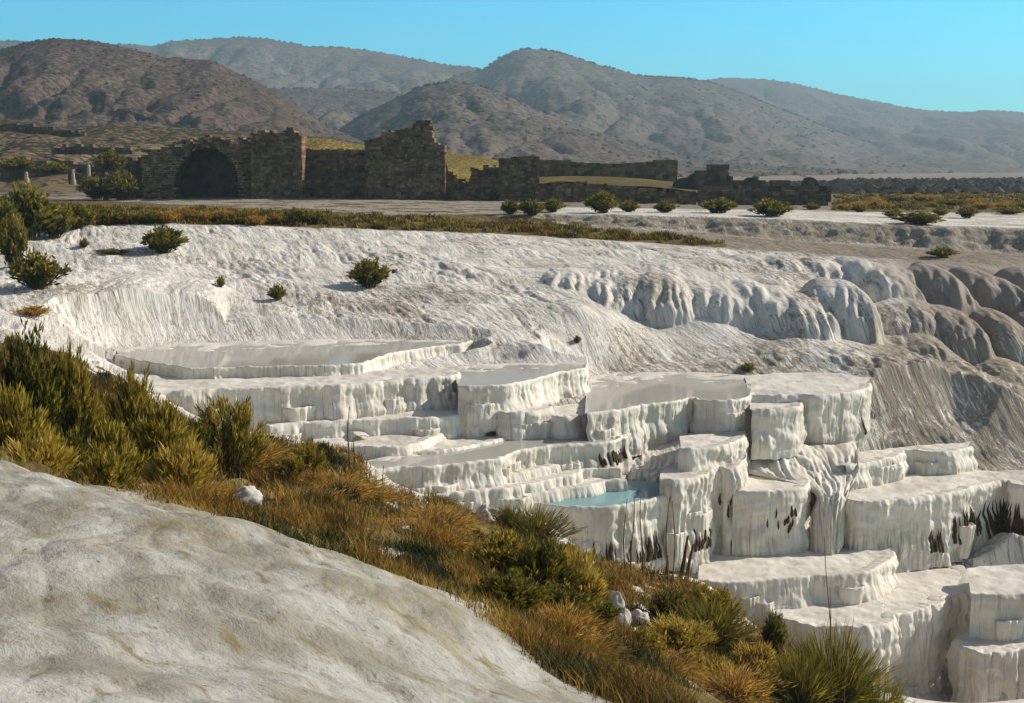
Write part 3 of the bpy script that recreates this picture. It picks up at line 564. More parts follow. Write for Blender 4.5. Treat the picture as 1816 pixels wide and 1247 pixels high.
def place(px, py, dmin=0.0):
    x, y, z = rayv(px, py); t = TS[TS > dmin]; X = x/y*t; ZZ = EYE+z/y*t
    h = np.nonzero(ZZ < gz(X, t))[0]
    k = h[0] if len(h) else len(t)-1
    return float(X[k]), float(t[k]), float(gz(X[k], t[k]))

# ------------------------------------------------------------------ build the pools
def build_pool(p, seed):
    H, drop = p['H'], p['drop']; zt = EYE-H
    flat, s = resample(p['R'], step=.075); nC = len(flat)
    d = np.gradient(flat, axis=0); nn = np.stack([d[:, 1], -d[:, 0]], 1); nn /= np.linalg.norm(nn, axis=1)[:, None]+1e-9
    for _ in range(6): nn[1:-1] = (nn[:-2]+nn[1:-1]*2+nn[2:])/4
    nn /= np.linalg.norm(nn, axis=1)[:, None]
    sc_ = p.get('scal', .09); fl = p.get('flute', .045); tp = p.get('taper', .06)
    low = (.20*perlin(s/2.1, s*0+9.1, seed+21)+.06*perlin(s/.8, s*0+4.1, seed+22))*min(1.0, sc_/.09)
    scal = low+sc_*2.6*(billow(s/1.9+seed, s*0+.3, seed)-.55)+.05*(billow(s/.45, s*0+.9, seed+2)-.5)+sc_*.8*(billow(s/.75, s*0+.7, seed+1)-.5)
    dep = np.concatenate([[-.0, .03, .08, .15], np.arange(.22, drop+1.3, .10)]); nr = len(dep)
    S, Dp = np.meshgrid(s, dep); amp = sstep(.0, .35, Dp)
    flv = perlin(S/2.3, S*0+5, seed+3)*.5+.6
    o = scal[None]*(.55+.6*sstep(0, .6, Dp))+fl*2.3*flv*(billow(S/.42+.25*perlin(S/1.3, Dp/.9, seed+9), Dp/2.6, seed+2)-.5)*amp
    o += fl*1.7*(billow(S/.17, Dp/1.4, seed+5)-.5)*amp+fl*2.4*(billow(S/.9+.2*perlin(S/2, Dp/1.2, seed+31), Dp/4, seed+30)-.5)*amp
    o += .12*fbm(S/1.5, Dp/.8, seed+6, 3)*amp*min(1, drop/1.5)
    lip = .13*np.sqrt(np.clip(Dp/.15, 0, 1)) if p.get('water') else .22*np.sqrt(np.clip(Dp/.35, 0, 1)); o += lip - tp*np.clip(Dp-.1, 0, None) + .34*sstep(drop*.55, drop+.2, Dp)*min(1, drop/1.5)+(.16*perlin(S/2.6, Dp/2.5, seed+41)+.07*perlin(S/.9, Dp/1.1, seed+42))*np.clip(Dp, 0, 1.6)
    lipz = .06+.06*perlin(s/.45, s*0+2, seed+27)+.05*perlin(s/1.1, s*0, seed+7)
    # inner side of the lip, then the wall going down
    ins = [(-.34, -.10), (-.20, -.05), (-.11, .0), (-.05, .022)] if p.get('water') else [(-.75, -.08), (-.48, .0), (-.26, .012), (-.09, .006)]
    P = []; UV = []
    for off, dz in ins:
        q = flat+nn*(off+scal[:, None]*.55); P.append(np.column_stack([q, zt+lipz*0.8+dz])); UV.append(np.column_stack([s, np.full(nC, off*.5)]))
    for r in range(nr):
        q = flat+nn*o[r][:, None]; P.append(np.column_stack([q, zt+lipz+.03-dep[r]])); UV.append(np.column_stack([s, np.full(nC, dep[r])]))
    P = np.array(P); UV = np.array(UV); depth_all = np.concatenate([[0]*4, dep])
    cx, cy = flat.mean(0); root = empty("terrace_pool", (float(cx), float(cy), zt)); org = np.array([cx, cy, zt])
    tag(root, p['label'], "travertine pool", "stepped white travertine pools")
    st = p.get('stain', .18)*sstep(.35, .9, depth_all/drop)
    stain = st[:, None]*(.5+.9*np.clip(perlin(s/2.2, s*0+2, seed+8)+.25, 0, 1))[None]*.8
    mesh("wall", (P-org).reshape(-1, 3), gridfaces(P.shape[0], nC), M_WALL, root, uv=UV.reshape(-1, 2)+seed*7.3, attrs=dict(stain=stain.ravel()))
    # basin floor from behind the lip to the back edge
    Bk, _ = resample(p['B'], n=nC); f0 = flat+nn*(scal[:, None]*.55-.26)
    ws = np.concatenate([[0, .01, .03], np.linspace(.06, 1.0, 26)]); FP = []
    dpth = .16 if p.get('water') == 'b' else (.10 if p.get('water') else .03)
    for w in ws:
        q = f0*(1-w)+Bk*w
        sh = .17*sstep(.5, 1.0, w+.30*fbm(q[:, 0]/1.8, q[:, 1]/1.2, seed+12, 3)) if p.get('water') == 'g' else 0
        FP.append(np.column_stack([q, sh+zt-min(.055, dpth)-(dpth-min(.055, dpth))*sstep(0, .06, np.full(nC, w))+(0.02*fbm(q[:, 0]/1.6, q[:, 1]/1.6, seed+11, 3) if p.get('water') else .07*fbm(q[:, 0]/1.3, q[:, 1]/1.0, seed+11, 3)*sstep(0, .15, w)+.10*w)]))
    FP = np.array(FP)
    mesh("basin", (FP-org).reshape(-1, 3), gridfaces(len(ws), nC), M_FLOOR, root, uv=FP[..., :2].reshape(-1, 2))
    if p.get('water'):
        w0 = flat+nn*(scal[:, None]*.55-.16)
        WP = np.array([np.column_stack([w0*(1-w)+Bk*w, np.full(nC, zt+.012)]) for w in (0, .3, .7, 1.04)])
        mesh("water", (WP-org).reshape(-1, 3), gridfaces(4, nC), M_BLUE if p['water'] == 'b' else M_WATER, root)
    lr = np.random.default_rng(seed+900)
    for k in range(p.get('mini', 0)):
        c = int(lr.uniform(.06, .94)*(nC-1)); dz = drop*lr.uniform(.42, .85); rad = lr.uniform(.45, 1.15); rr_ = 4+int(np.searchsorted(dep, dz)); ctr = P[min(rr_, P.shape[0]-1), c]-np.array([nn[c][0], nn[c][1], 0])*rad*.35
        tg = np.array([-nn[c][1], nn[c][0]]); m_ = 64; ph = np.linspace(-1.75, 1.75, m_); lob_ = 1+.16*np.sin(ph*lr.uniform(1.5, 3)+lr.uniform(0, 6))+.22*(billow2(ph*1.6, ph*0+k, seed+50)-.4); LP = []; LU = []
        for (rf, zo_) in [(0, -.07), (.5, -.07), (.8, -.05), (.9, -.01), (.96, .03), (1.0, .02), (1.04, -.03), (1.05, -.10)]+[(1.05-.03*q, -.10-.12*q) for q in range(1, int((drop-dz+.9)/.12)+1)]:
            dq = max(0, -zo_-.1); flt = (.10*(billow(ph*rad/.3, ph*0+dq/2, seed+51)-.5)+.05*(billow(ph*rad/.13, ph*0+dq, seed+52)-.5))*min(1, dq*3)+.10*min(dq, 1)
            q = ctr[None, :2]+(rad*rf*lob_+flt)[:, None]*(np.sin(ph)[:, None]*tg[None]+.85*np.cos(ph)[:, None]*nn[c][None]); LP.append(np.column_stack([q, ctr[2]+zo_+.03*perlin(ph*2, ph*0, seed+53)])); LU.append(np.column_stack([ph*rad, np.full(m_, dq)]))
        LP = np.array(LP); mesh("ledge", (LP-org).reshape(-1, 3), gridfaces(LP.shape[0], m_), M_WALL, root, uv=np.array(LU).reshape(-1, 2)+seed*3.3+k, attrs=dict(stain=np.zeros(LP.shape[0]*m_)))
    # dark mineral drips: tapered ribs standing proud of the wall
    rng = random.Random(seed); V = []; Fc = []; base = 0
    for dr in p.get('drips', []):
        V = []; Fc = []; base = 0; a, b_ = dr[0], dr[1]; mode = dr[2] if len(dr) > 2 else ''
        nd = int((b_-a)*s[-1]/(.17 if mode not in 'sl' or not mode else .11))
        for k in range(nd):
            c = int((a+(b_-a)*rng.random())*(nC-1)); c = min(max(c, 2), nC-3)
            if mode == 'm': e = rng.uniform(.45, .75); t0 = e-rng.uniform(.08, .25)
            elif mode == 's': e = rng.uniform(.85, 1.0); t0 = e-rng.uniform(.22, .62)
            elif mode == 'l': e = 1.05; t0 = rng.choice([.75, .6, .5, .35, .65])
            else: e = 1.05; t0 = 1-rng.uniform(.12, .42)
            r0 = 4+int(np.searchsorted(dep, drop*t0)); r1 = min(4+int(np.searchsorted(dep, drop*e)), P.shape[0]-1)
            if r1-r0 < 3: continue
            wd = rng.uniform(.04, .12)*(1.5 if mode == 'l' else 1.0); m = r1-r0+1
            for i, r in enumerate(range(r0, r1+1)):
                t = i/(m-1); w = wd*(min(1, t*2.2)**.8)*(1 if mode != 'm' else min(1, (1-t)*4+.1))+.004
                tg = np.array([-nn[c][1], nn[c][0]]); ct = P[r, c].copy(); ct[:2] += nn[c]*.012
                for ang in (-90, -40, 0, 40, 90):
                    aa = math.radians(ang); q = ct.copy(); q[:2] += tg*w*math.sin(aa)+nn[c]*w*1.0*math.cos(aa); V.append(q-org)
            f = gridfaces(m, 5)+base; Fc.append(f); base += m*5
        if V: mesh("mineral_drips", np.array(V), np.concatenate(Fc), M_DRIP, root)
for i, p in enumerate(POOLS): build_pool(p, 101+i*13)

# fan of flowstone running down between the blocks on the right
def flow_patch(name, label, rows_, rib=1.0, nu=6):
    A_ = np.array([[np.array(atD(*q)) for q in r] for r in rows_], float); n0, n1 = 120, 90
    def up(a, n):
        m = a.shape[0]; t = np.linspace(0, m-1, n); i = np.minimum(t.astype(int), m-2); f = (t-i); 
        p0 = a[np.maximum(i-1, 0)]; p1 = a[i]; p2 = a[i+1]; p3 = a[np.minimum(i+2, m-1)]; f = f.reshape((-1,)+(1,)*(a.ndim-1))
        return .5*(2*p1+(p2-p0)*f+(2*p0-5*p1+4*p2-p3)*f**2+(3*p1-p0-3*p2+p3)*f**3)
    G = up(A_, n0); G = up(G.transpose(1, 0, 2), n1).transpose(1, 0, 2)
    u = np.linspace(0, 1, n1)[None]*np.ones((n0, 1)); v = np.linspace(0, 1, n0)[:, None]*np.ones((1, n1))
    d = rib*.5*(billow(u*nu+.3*perlin(u*3, v*2, 8), v*1.6, 3)-.5)+rib*.28*(billow(u*nu*2.6+.5*perlin(u*4, v*3, 9), v*3.5, 4)-.5)+.1*fbm(u*nu*5, v*9, 6, 3)
    G[..., 1] -= d*.8; G[..., 2] += d*.5; org = np.array([G[..., 0].mean(), G[..., 1].mean(), G[..., 2].min()])
    root = empty(name, org); tag(root, label, "flowstone", "flowstone sheets between the pools")
    mesh("ribbed_slope", (G-org).reshape(-1, 3), gridfaces(n0, n1), M_WALL, root, uv=np.stack([u*nu, v*6], -1).reshape(-1, 2), attrs=dict(stain=np.zeros(n0*n1)))
flow_patch("flowstone_fan", "steep white fan of ribbed flowstone between the square block and the wide right terrace", [[(1322,742,90.6),(1366,768,90.0),(1401,786,89.6),(1460,788,90.0),(1520,782,91.2)], [(1312,796,88.6),(1370,806,88.2),(1426,818,87.8),(1475,822,87.9),(1522,808,88.6)],
      [(1316,834,87.0),(1376,840,86.6),(1440,850,86.0),(1486,852,86.2),(1522,838,86.9)], [(1440,868,84.5),(1446,874,84.2),(1462,880,83.9),(1488,876,84.0),(1512,866,84.9)],
      [(1438,915,84.0),(1447,915,83.7),(1466,918,83.3),(1485,914,83.4),(1502,895,84.6)], [(1436,985,83.6),(1448,990,83.0),(1470,992,82.6),(1484,985,82.9),(1500,960,84.3)]])
flow_patch("flowstone_apron", "smooth grey flowstone sheet sloping from the broad flat terrace down to the ribbed pillar",
    [[(1096,772,88.6),(1160,774,88.3),(1240,768,88.0),(1322,764,87.8)], [(1100,794,86.9),(1170,796,86.5),(1245,792,86.0),(1326,788,85.6)], [(1104,818,85.2),(1170,824,84.4),(1240,822,84.0),(1322,812,84.0)],
     [(1102,836,84.5),(1160,843,83.7),(1225,840,83.2),(1300,832,83.2)], [(1100,864,84.4),(1158,868,83.6),(1225,880,83.1),(1300,900,83.1)]], .28, 9)

# ------------------------------------------------------------------ hills
def hill(name, sky_px, Dc, Db, mat, zb=EYE-6, amp=.065, seed=0, pw=1.25, lx=60., rows_=90):
    xs = np.array([q[0] for q in sky_px], float); ys = np.array([q[1] for q in sky_px], float)
    px = np.arange(xs[0], xs[-1]+.1, 3.0)
    # smooth skyline
    py = np.interp(px, xs, ys)
    ker = np.ones(7)/7; py = np.convolve(np.pad(py, 3, mode='edge'), ker, 'valid')
    T = np.concatenate([np.linspace(0, 1, rows_), 1+np.linspace(.03, .5, 10)])
    PXg, Tg = np.meshgrid(px, T); pyg = np.broadcast_to(py, PXg.shape)
    xr, yr, zr = rayv(PXg, pyg)
    Y = Db+(Dc-Db)*Tg; Xw = xr/yr*Y; zc = EYE+zr/yr*Dc
    g = np.where(Tg <= 1, Tg**pw, 1-1.2*(Tg-1))
    h = np.maximum(zc-zb, 2)
    rav = billow(Xw/lx+.6*perlin(Xw/lx/2, Y/lx/3, seed+4), Y/(lx*6), seed)-.55+.5*(billow(Xw/lx*2.3, Y/(lx*2.2), seed+1)-.5)+.25*fbm(Xw/lx*4, Y/lx*2, seed+2, 3)
    Zg = zb+h*g+h*amp*2.2*rav*np.sin(np.pi*np.clip(Tg, 0, 1))**.8
    lim = EYE+(zc-EYE)*Y/Dc*(1-0.02)                    # front slopes stay under the crest line of sight
    Zg = np.where(Tg < .97, np.minimum(Zg, np.where(zc > EYE, lim, Zg)), Zg)
    Yd = Y+(Dc-Db)*.10*fbm(Xw/lx/2.5, Tg*2, seed+6, 3)*np.sin(np.pi*np.clip(Tg, 0, 1))
    o = mesh(name, np.stack([Xw, Yd, Zg], -1).reshape(-1, 3), gridfaces(*PXg.shape), mat, attrs=dict(upper=np.clip(Tg, 0, 1).ravel()))
    tag(o, kind='structure'); return np.stack([Xw, Yd, Zg], -1), Tg
HM_NEAR = hill_material("near_hill", (.17, .12, .09), (.05, .042, .035), .22, 2.2)
HM_MID = hill_material("mid_hill", (.19, .146, .115), (.045, .043, .035), .20, 1.4)
HM_FAR = hill_material("far_hill", (.175, .142, .115), (.05, .052, .04), .17, .8)
HM_FIELD = hill_material("field_hill", (.21, .155, .095), (.045, .038, .022), .24, 3.0)
HM_GOLD = hill_material("golden_mound", (.36, .26, .06), (.13, .10, .03), .22, 9)
HM_BANK = hill_material("dry_grass_bank", (.25, .19, .06), (.10, .075, .028), .30, 16)
hills = []
hills.append((hill("hills", [(-500,100),(-200,82),(0,73),(120,76),(223,79),(277,82),(302,73),(347,71),(431,66),(466,68),(520,77),(545,83),(604,84),(649,89),(694,97),(743,106),(793,116),(842,120),(900,140),(1000,190),(1100,280)], 3200, 1500, HM_FAR, seed=1, lx=190), 'far'))
hills.append((hill("hills", [(1100,190),(1160,160),(1203,143),(1253,143),(1283,138),(1329,140),(1379,143),(1430,153),(1480,166),(1546,179),(1606,191),(1657,197),(1707,199),(1758,196),(1816,200),(2000,215),(2300,240)], 4200, 1700, HM_FAR, seed=2, lx=240, pw=1.5), 'far'))
hills.append((hill("hills", [(640,290),(740,180),(800,136),(862,121),(880,106),(910,91),(935,86),(965,89),(991,93),(1051,112),(1087,122),(1142,136),(1203,138),(1250,143),(1300,160),(1400,200),(1500,240),(1640,285),(1760,300)], 2600, 1100, HM_FAR, seed=3, lx=150, pw=1.7), 'far'))
hills.append((hill("hills", [(380,230),(440,170),(476,158),(545,156),(644,160),(700,164),(760,180),(850,230),(950,290)], 1900, 1100, HM_MID, seed=4, lx=110), 'mid'))
hills.append((hill("hills", [(520,285),(595,233),(645,200),(708,172),(743,154),(793,146),(842,149),(900,170),(950,194),(1000,212),(1080,240),(1150,262),(1250,285),(1400,298),(1500,301)], 1300, 700, HM_MID, seed=5, lx=75, pw=1.5), 'mid'))
hills.append((hill("hills", [(-600,120),(-300,110),(-100,100),(0,88),(50,74),(99,68),(163,72),(213,82),(263,94),(287,102),(322,103),(372,107),(411,124),(471,154),(520,183),(570,218),(640,250),(760,285),(900,300)], 900, 480, HM_NEAR, seed=6, lx=55), 'near'))
hill("hills", [(-700,205),(-300,208),(0,212),(60,214),(110,225),(200,222),(300,225),(400,232),(480,236),(535,240),(600,246),(680,268),(760,292),(820,300)], 430, 270, HM_FIELD, seed=7, lx=26, amp=.06, zb=EYE-5.5, pw=1.0)
hill("hills", [(440,268),(500,250),(535,245),(580,246),(645,258),(720,262),(790,271),(830,274),(880,284),(920,296),(960,307),(1020,318),(1080,322)], 330, 262, HM_GOLD, seed=8, lx=18, amp=.04, zb=EYE-5.5, pw=1.0)

# far scrub on the hills: one mass nobody could count
OCT = np.array([[1,0,0],[-.5,.87,0],[-.5,-.87,0],[0,0,1.0]])
def blobs(name, P, S, col, seed, mat, kind='stuff', zs=1.0):
    rng = np.random.default_rng(seed); N = len(P)
    th = rng.random(N)*6.28; V = np.empty((N, 5, 3)); k = 0
    base = np.array([[1,0,.25],[0,1,.35],[-1,0,.2],[0,-1,.3],[.1,.1,.9]])
    b = base[None]*(1+.5*(rng.random((N, 5, 1))-.5)); c, s_ = np.cos(th)[:, None], np.sin(th)[:, None]
    V[..., 0] = P[:, None, 0]+S[:, None]*(b[..., 0]*c-b[..., 1]*s_); V[..., 1] = P[:, None, 1]+S[:, None]*(b[..., 0]*s_+b[..., 1]*c); V[..., 2] = P[:, None, 2]+S[:, None]*zs*(b[..., 2]-.25)
    f = np.array([[0,1,4],[1,2,4],[2,3,4],[3,0,4]]); Fq = (np.arange(N)[:, None, None]*5+f[None]).reshape(-1, 3)
    cc = np.asarray(col)[None]*(.6+.8*rng.random((N, 1))); cc = np.concatenate([cc, np.ones((N, 1))], 1)
    o = mesh(name, V.reshape(-1, 3), Fq, mat, attrs=dict(tint=np.repeat(cc, 5, 0))); tag(o, kind=kind); return o
M_SCRUB = leaf_material("scrub", .1)
rs = np.random.default_rng(5); BP = []; BS = []
for (g, T), kd in hills:
    nr, nc = T.shape; N = {'far': 2600, 'mid': 1800, 'near': 3600}[kd]
    i = (np.clip(rs.random(N)**.8, 0, 1)*88).astype(int); j = rs.integers(0, nc-1, N)
    keep = (fbm(j/16., i/10., 66, 4) > -.05+.5*(1-i/88.)-.12)
    i, j = i[keep], j[keep]; fr = rs.random(len(i))[:, None]
    BP.append(g[i, j]*(1-fr)+g[i, j+1]*fr); BS.append({'far': 2.6, 'mid': 1.7, 'near': 1.0}[kd]*(.35+1.9*rs.random(len(i))**2.5))
    N2 = {'far': 420, 'mid': 100, 'near': 160}[kd]; j = rs.integers(0, nc-1, N2); fr = rs.random(N2)[:, None]
    BP.append(g[89, j]*(1-fr)+g[89, j+1]*fr); BS.append({'far': 4.0, 'mid': 2.6, 'near': 1.1}[kd]*(.4+rs.random(N2)))
tag(blobs("hillside_scrub", np.concatenate(BP), np.concatenate(BS), (.05, .048, .032), 9, M_SCRUB), "dark scrub speckling the hillsides and their ridges", "scrub")
# dark scrub line closing the plain on the right, and rough field growth by the ruins
N = 5200; px = rs.uniform(1180, 2000, N); D = rs.uniform(300, 470, N); x, y, z = atD(px, 320+0*px, D); z = gz(x, y)
tag(blobs("scrub_belt", np.stack([x, y, z+.2], 1), (.35+rs.random(N)**1.6*1.9)*np.where(px > 1480, 1.3, .7), (.020, .019, .012), 10, M_SCRUB, zs=.8), "dark belt of scrub closing the plain on the right", "scrub")

# ------------------------------------------------------------------ ruins: walls laid stone by stone inside their broken outline
def ruin(name, top, base, D, thick, label, cat="ruin", group=None, hole=None, niche=0, cs=.40, mat=None, seed=1, part="masonry", flat=False):
    rng = random.Random(seed); mat = mat or M_STONE
    tx = np.array([q[0] for q in top], float); tz = np.array([q[1] for q in top], float)
    wx, _, wz = atD(tx, tz, D); bx, _, bz = atD(np.array([tx[0], tx[-1]]), np.array([base, base]), D)
    zb = float(bz[0])-.5; x0, x1 = wx[0], wx[-1]
    hp = None
    if hole:
        hx, _, hz = atD(np.array([q[0] for q in hole], float), np.array([q[1] for q in hole], float), D); hp = list(zip(hx, hz))
    root = empty(name, ((x0+x1)/2, D, zb)); tag(root, label, cat, group); org = np.array([(x0+x1)/2, D, zb])
    V = []; Fc = []; tint = []; V2 = []; F2 = []; t2 = []
    def box(xa, xb, ya, yb, za, zb_, t, VV, FF, TT):
        b = len(VV)
        jj = lambda: rng.uniform(-.035, .035)
        for zz in (za, zb_):
            for (xx, yy) in ((xa, ya), (xb, ya), (xb, yb), (xa, yb)): VV.append((xx+jj()-org[0], yy+jj()-org[1], zz+jj()*.6-org[2]))
        for f in ((0,1,5,4),(1,2,6,5),(2,3,7,6),(3,0,4,7),(4,5,6,7),(3,2,1,0)): FF.append([b+q for q in f])
        TT += [t]*8
    z = zb
    while z < max(wz)+.4:
        h = cs*rng.uniform(.75, 1.3); x = x0-rng.uniform(0, .5)
        while x < x1:
            w = h*rng.uniform(1.0, 2.3); xa, xb = max(x, x0), min(x+w, x1); x += w
            if xb-xa < .12: continue
            cx = (xa+xb)/2; tpz = np.interp(cx, wx, wz)+rng.uniform(-.12, .18)
            if z+h*.55 > tpz or (not flat and z+h > tpz-.7 and rng.random() < .28): continue
            if hp and inpoly(np.array([cx]), np.array([z+h*.5]), hp)[0]: continue
            j = rng.gauss(0, .13); t = min(1, max(0, rng.gauss(.42, .22)))
            box(xa+.025, xb-.025, D+j, D+thick+rng.uniform(-.1, .1), z+.02, z+h-.02, t, V, Fc, tint)
        z += h
    if flat:
        x = x0
        while x < x1-.3:
            w = min(rng.uniform(.7, 1.6), x1-x); zt_ = float(np.interp(x+w/2, wx, wz)); box(x+.01, x+w-.01, D-.12, D+thick, zt_-.62, zt_+rng.uniform(-.06, .06), min(1, max(0, rng.gauss(.4, .2))), V, Fc, tint); x += w
    mesh(part, np.array(V), np.array(Fc), mat, root, attrs=dict(tint=tint), smooth=False)
    # rubble core, slightly behind the facing, fills the joints
    n = max(6, int((x1-x0)/.6)); xs = np.linspace(x0+.05, x1-.05, n); tops = np.interp(xs, wx, wz)-.45
    if not hole:
        Vc = []; 
        for yy in (D+.16, D+thick-.16):
            for k in range(n): Vc += [(xs[k]-org[0], yy-org[1], zb-org[2]), (xs[k]-org[0], yy-org[1], max(tops[k], zb+.1)-org[2])]
        Vc = np.array(Vc); a = np.arange(n-1)*2
        f1 = np.stack([a, a+2, a+3, a+1], 1); f2 = f1[:, ::-1]+2*n; f3 = np.stack([a+1, a+3, a+3+2*n, a+1+2*n], 1)
        e = np.array([[0, 1, 1+2*n, 2*n], [2*n-2, 4*n-2, 4*n-1, 2*n-1]])
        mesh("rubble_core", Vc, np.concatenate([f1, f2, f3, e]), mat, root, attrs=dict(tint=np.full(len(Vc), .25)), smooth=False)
    else:                                     # deep vaulted niche behind the arch
        Vn = []; m = len(hp)
        for yy in (D+.1, D+niche):
            for (hx_, hz_) in hp: Vn.append((hx_-org[0], yy-org[1], hz_-org[2]))
        Fn = [[k, k+1, k+1+m, k+m] for k in range(m-1)]
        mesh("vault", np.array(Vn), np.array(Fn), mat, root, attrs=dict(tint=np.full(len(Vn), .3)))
        Vb = [(hx_-org[0], D+niche-.02-org[1], hz_-org[2]) for (hx_, hz_) in hp]
        c = len(Vb); Vb.append((np.mean([q[0] for q in hp])-org[0], D+niche-.02-org[1], zb-org[2]))
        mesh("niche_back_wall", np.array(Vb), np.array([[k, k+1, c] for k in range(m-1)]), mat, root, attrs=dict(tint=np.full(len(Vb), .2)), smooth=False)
    return root
G_R = "ruined stone walls of the bath complex"
ARCH = [(312,358),(311,318),(316,298),(327,280),(344,266),(365,261),(387,266),(404,280),(415,298),(419,318),(420,358)]
ruin("ruined_wall", [(250,268),(268,264),(285,262),(310,254),(345,244),(370,240),(400,247),(430,244),(450,240)], 356, 240, 2.2, "ruined stone wall pierced by one huge dark round arch", "ruin", G_R, hole=ARCH, niche=7, seed=11)
ruin("ruined_pier", [(444,240),(452,233),(470,229),(484,231),(498,236),(506,230),(514,224),(520,228),(526,236),(535,243)], 352, 236, 6, "square stone pier with a jagged top, right beside the great arch", "ruin", G_R, seed=12)
ruin("ruined_wall", [(533,264),(560,266),(600,265),(648,266)], 350, 241, 1.8, "low plain curtain wall between the jagged pier and the tall tower", "ruin", G_R, seed=13, flat=True)
ruin("ruined_tower", [(646,252),(658,245),(672,238),(686,235),(705,228),(722,226),(742,215),(756,211),(767,213),(768,250),(786,254),(789,256)], 354, 236, 6, "tallest ruin, a tower whose broken top slopes up to the right", "ruin", G_R, seed=14)
ruin("ruined_wall", [(788,258),(790,298),(800,304),(818,318),(832,322),(836,298),(842,292),(852,298),(862,294),(886,294)], 357, 240, 1.8, "gap-toothed broken wall between the tower and the square pier", "ruin", G_R, seed=15)
ruin("ruined_pier", [(884,282),(900,280),(925,277),(954,277),(957,280)], 358, 237, 5, "low square stone pier with pale streaks and a flat cap", "ruin", G_R, seed=16, flat=True)
ruin("ruined_wall", [(956,288),(985,284),(1040,289),(1100,290),(1150,287),(1199,287),(1202,292)], 325, 300, 1.8, "long level wall standing behind the grassy bank right of the piers", "ruin", G_R, seed=17, cs=.7, flat=True)
ruin("ruined_wall", [(950,326),(1000,322),(1060,326),(1120,330),(1165,334),(1200,338),(1235,340)], 362, 234, 3, "low retaining wall under the grassy bank", "ruin", G_R, seed=18)
ruin("rubble_wall", [(1195,322),(1205,312),(1222,310),(1230,302),(1254,303),(1262,293),(1278,296),(1294,300),(1298,322),(1318,318),(1332,308),(1350,318),(1366,326),(1390,320),(1408,330),(1424,326),(1432,308),(1448,312),(1456,328),(1475,332)], 362, 246, 2.5, "tumbled dark rubble wall at the right end of the ruins", "ruin", G_R, seed=19, mat=M_STONE2, cs=.8)
ruin("rubble_wall", [(1240,344),(1262,334),(1285,338),(1300,330),(1330,336),(1350,330),(1372,342),(1400,338),(1425,346),(1445,340),(1470,348)], 365, 230, 2, "low heap of dark blocks in front of the rubble wall", "ruin", G_R, seed=20, mat=M_STONE2, cs=.6)
ruin("rubble_wall", [(0,300),(12,285),(35,279),(55,280),(62,286),(82,288),(110,290),(113,282),(126,283),(128,292),(165,293),(170,276),(190,272),(210,276),(240,282),(252,276)], 318, 300, 3, "tumbled dark wall remains left of the great arch", "ruin", G_R, seed=21, mat=M_STONE2, cs=.9)
ruin("rubble_wall", [(190,330),(205,312),(215,296),(240,284),(252,278)], 356, 244, 2, "stub of dark walling leaning against the left edge of the arched wall", "ruin", G_R, seed=22, mat=M_STONE2)
# grassy bank behind the retaining wall
bx_, by_, bz_ = atD(np.array([955, 1000, 1080, 1150, 1200, 1240]), np.array([326, 323, 327, 331, 337, 341]), 236)
V = []
for dy, up in ((0, 0), (8, .25), (22, .55), (48, .8), (66, .9), (80, -6)):
    for k in range(len(bx_)): V.append((bx_[k]*(236+dy)/236, 236+dy, bz_[k]+up+.35*math.sin(k*2.1+dy)*.4))
tag(mesh("grass_bank", np.array(V), gridfaces(6, len(bx_)), HM_BANK, attrs=dict(upper=np.full(len(V), .6))), kind='structure')

ruin("rubble_wall", [(-20,226),(10,216),(40,219),(75,224),(110,229),(135,232),(150,238)], 244, 400, 2, "long low dark ruin line up on the brown field at the far left", "ruin", G_R, seed=23, mat=M_STONE2, cs=.8)
ruin("rubble_wall", [(90,262),(130,256),(160,258),(200,262),(235,266)], 270, 330, 2, "low dark ruin line on the field behind the broken columns", "ruin", G_R, seed=24, mat=M_STONE2, cs=.8)
ruin("rubble_wall", [(120,300),(150,306),(175,302),(200,308),(230,300)], 322, 262, 2, "broken dark wall base beside the tall broken column", "ruin", G_R, seed=25, mat=M_STONE2, cs=.6)
rb = random.Random(8)
for k in range(26):
    px, pb = rb.uniform(0, 150), rb.uniform(308, 336); x, y, z = place(px, pb, 180); w = rb.uniform(.5, 1.3); V = []
    for zz in (-.3, w*rb.uniform(.5, 1.0)):
        for (a_, b_) in ((-1, -1), (1, -1), (1, 1), (-1, 1)): V.append((a_*w*rb.uniform(.6, 1.0), b_*w*rb.uniform(.4, .7), zz+rb.uniform(-.12, .12)))
    o = mesh("stone_block", np.array(V), np.array([(0,1,5,4),(1,2,6,5),(2,3,7,6),(3,0,4,7),(4,5,6,7),(3,2,1,0)]), M_PALE, attrs=dict(tint=np.full(8, rb.uniform(.2, .8))), smooth=False, loc=(x, y, z)); o.rotation_euler = (rb.uniform(-.15, .15), rb.uniform(-.15, .15), rb.uniform(0, 3))
    tag(o, "pale fallen stone block among the rubble left of the arched wall", "stone block", "fallen pale blocks among the left rubble")
def lathe(prof, seg=10):
    V = []; 
    for r, z in prof:
        for k in range(seg): a = 2*math.pi*k/seg; V.append((r*math.cos(a), r*math.sin(a), z))
    n = len(prof); F = []
    for i in range(n-1):
        for k in range(seg): F.append((i*seg+k, i*seg+(k+1) % seg, (i+1)*seg+(k+1) % seg, (i+1)*seg+k))
    V.append((0, 0, prof[-1][1])); c = len(V)-1
    T = [((n-1)*seg+k, (n-1)*seg+(k+1) % seg, c) for k in range(seg)]
    return np.array(V), [np.array(F), np.array(T)]
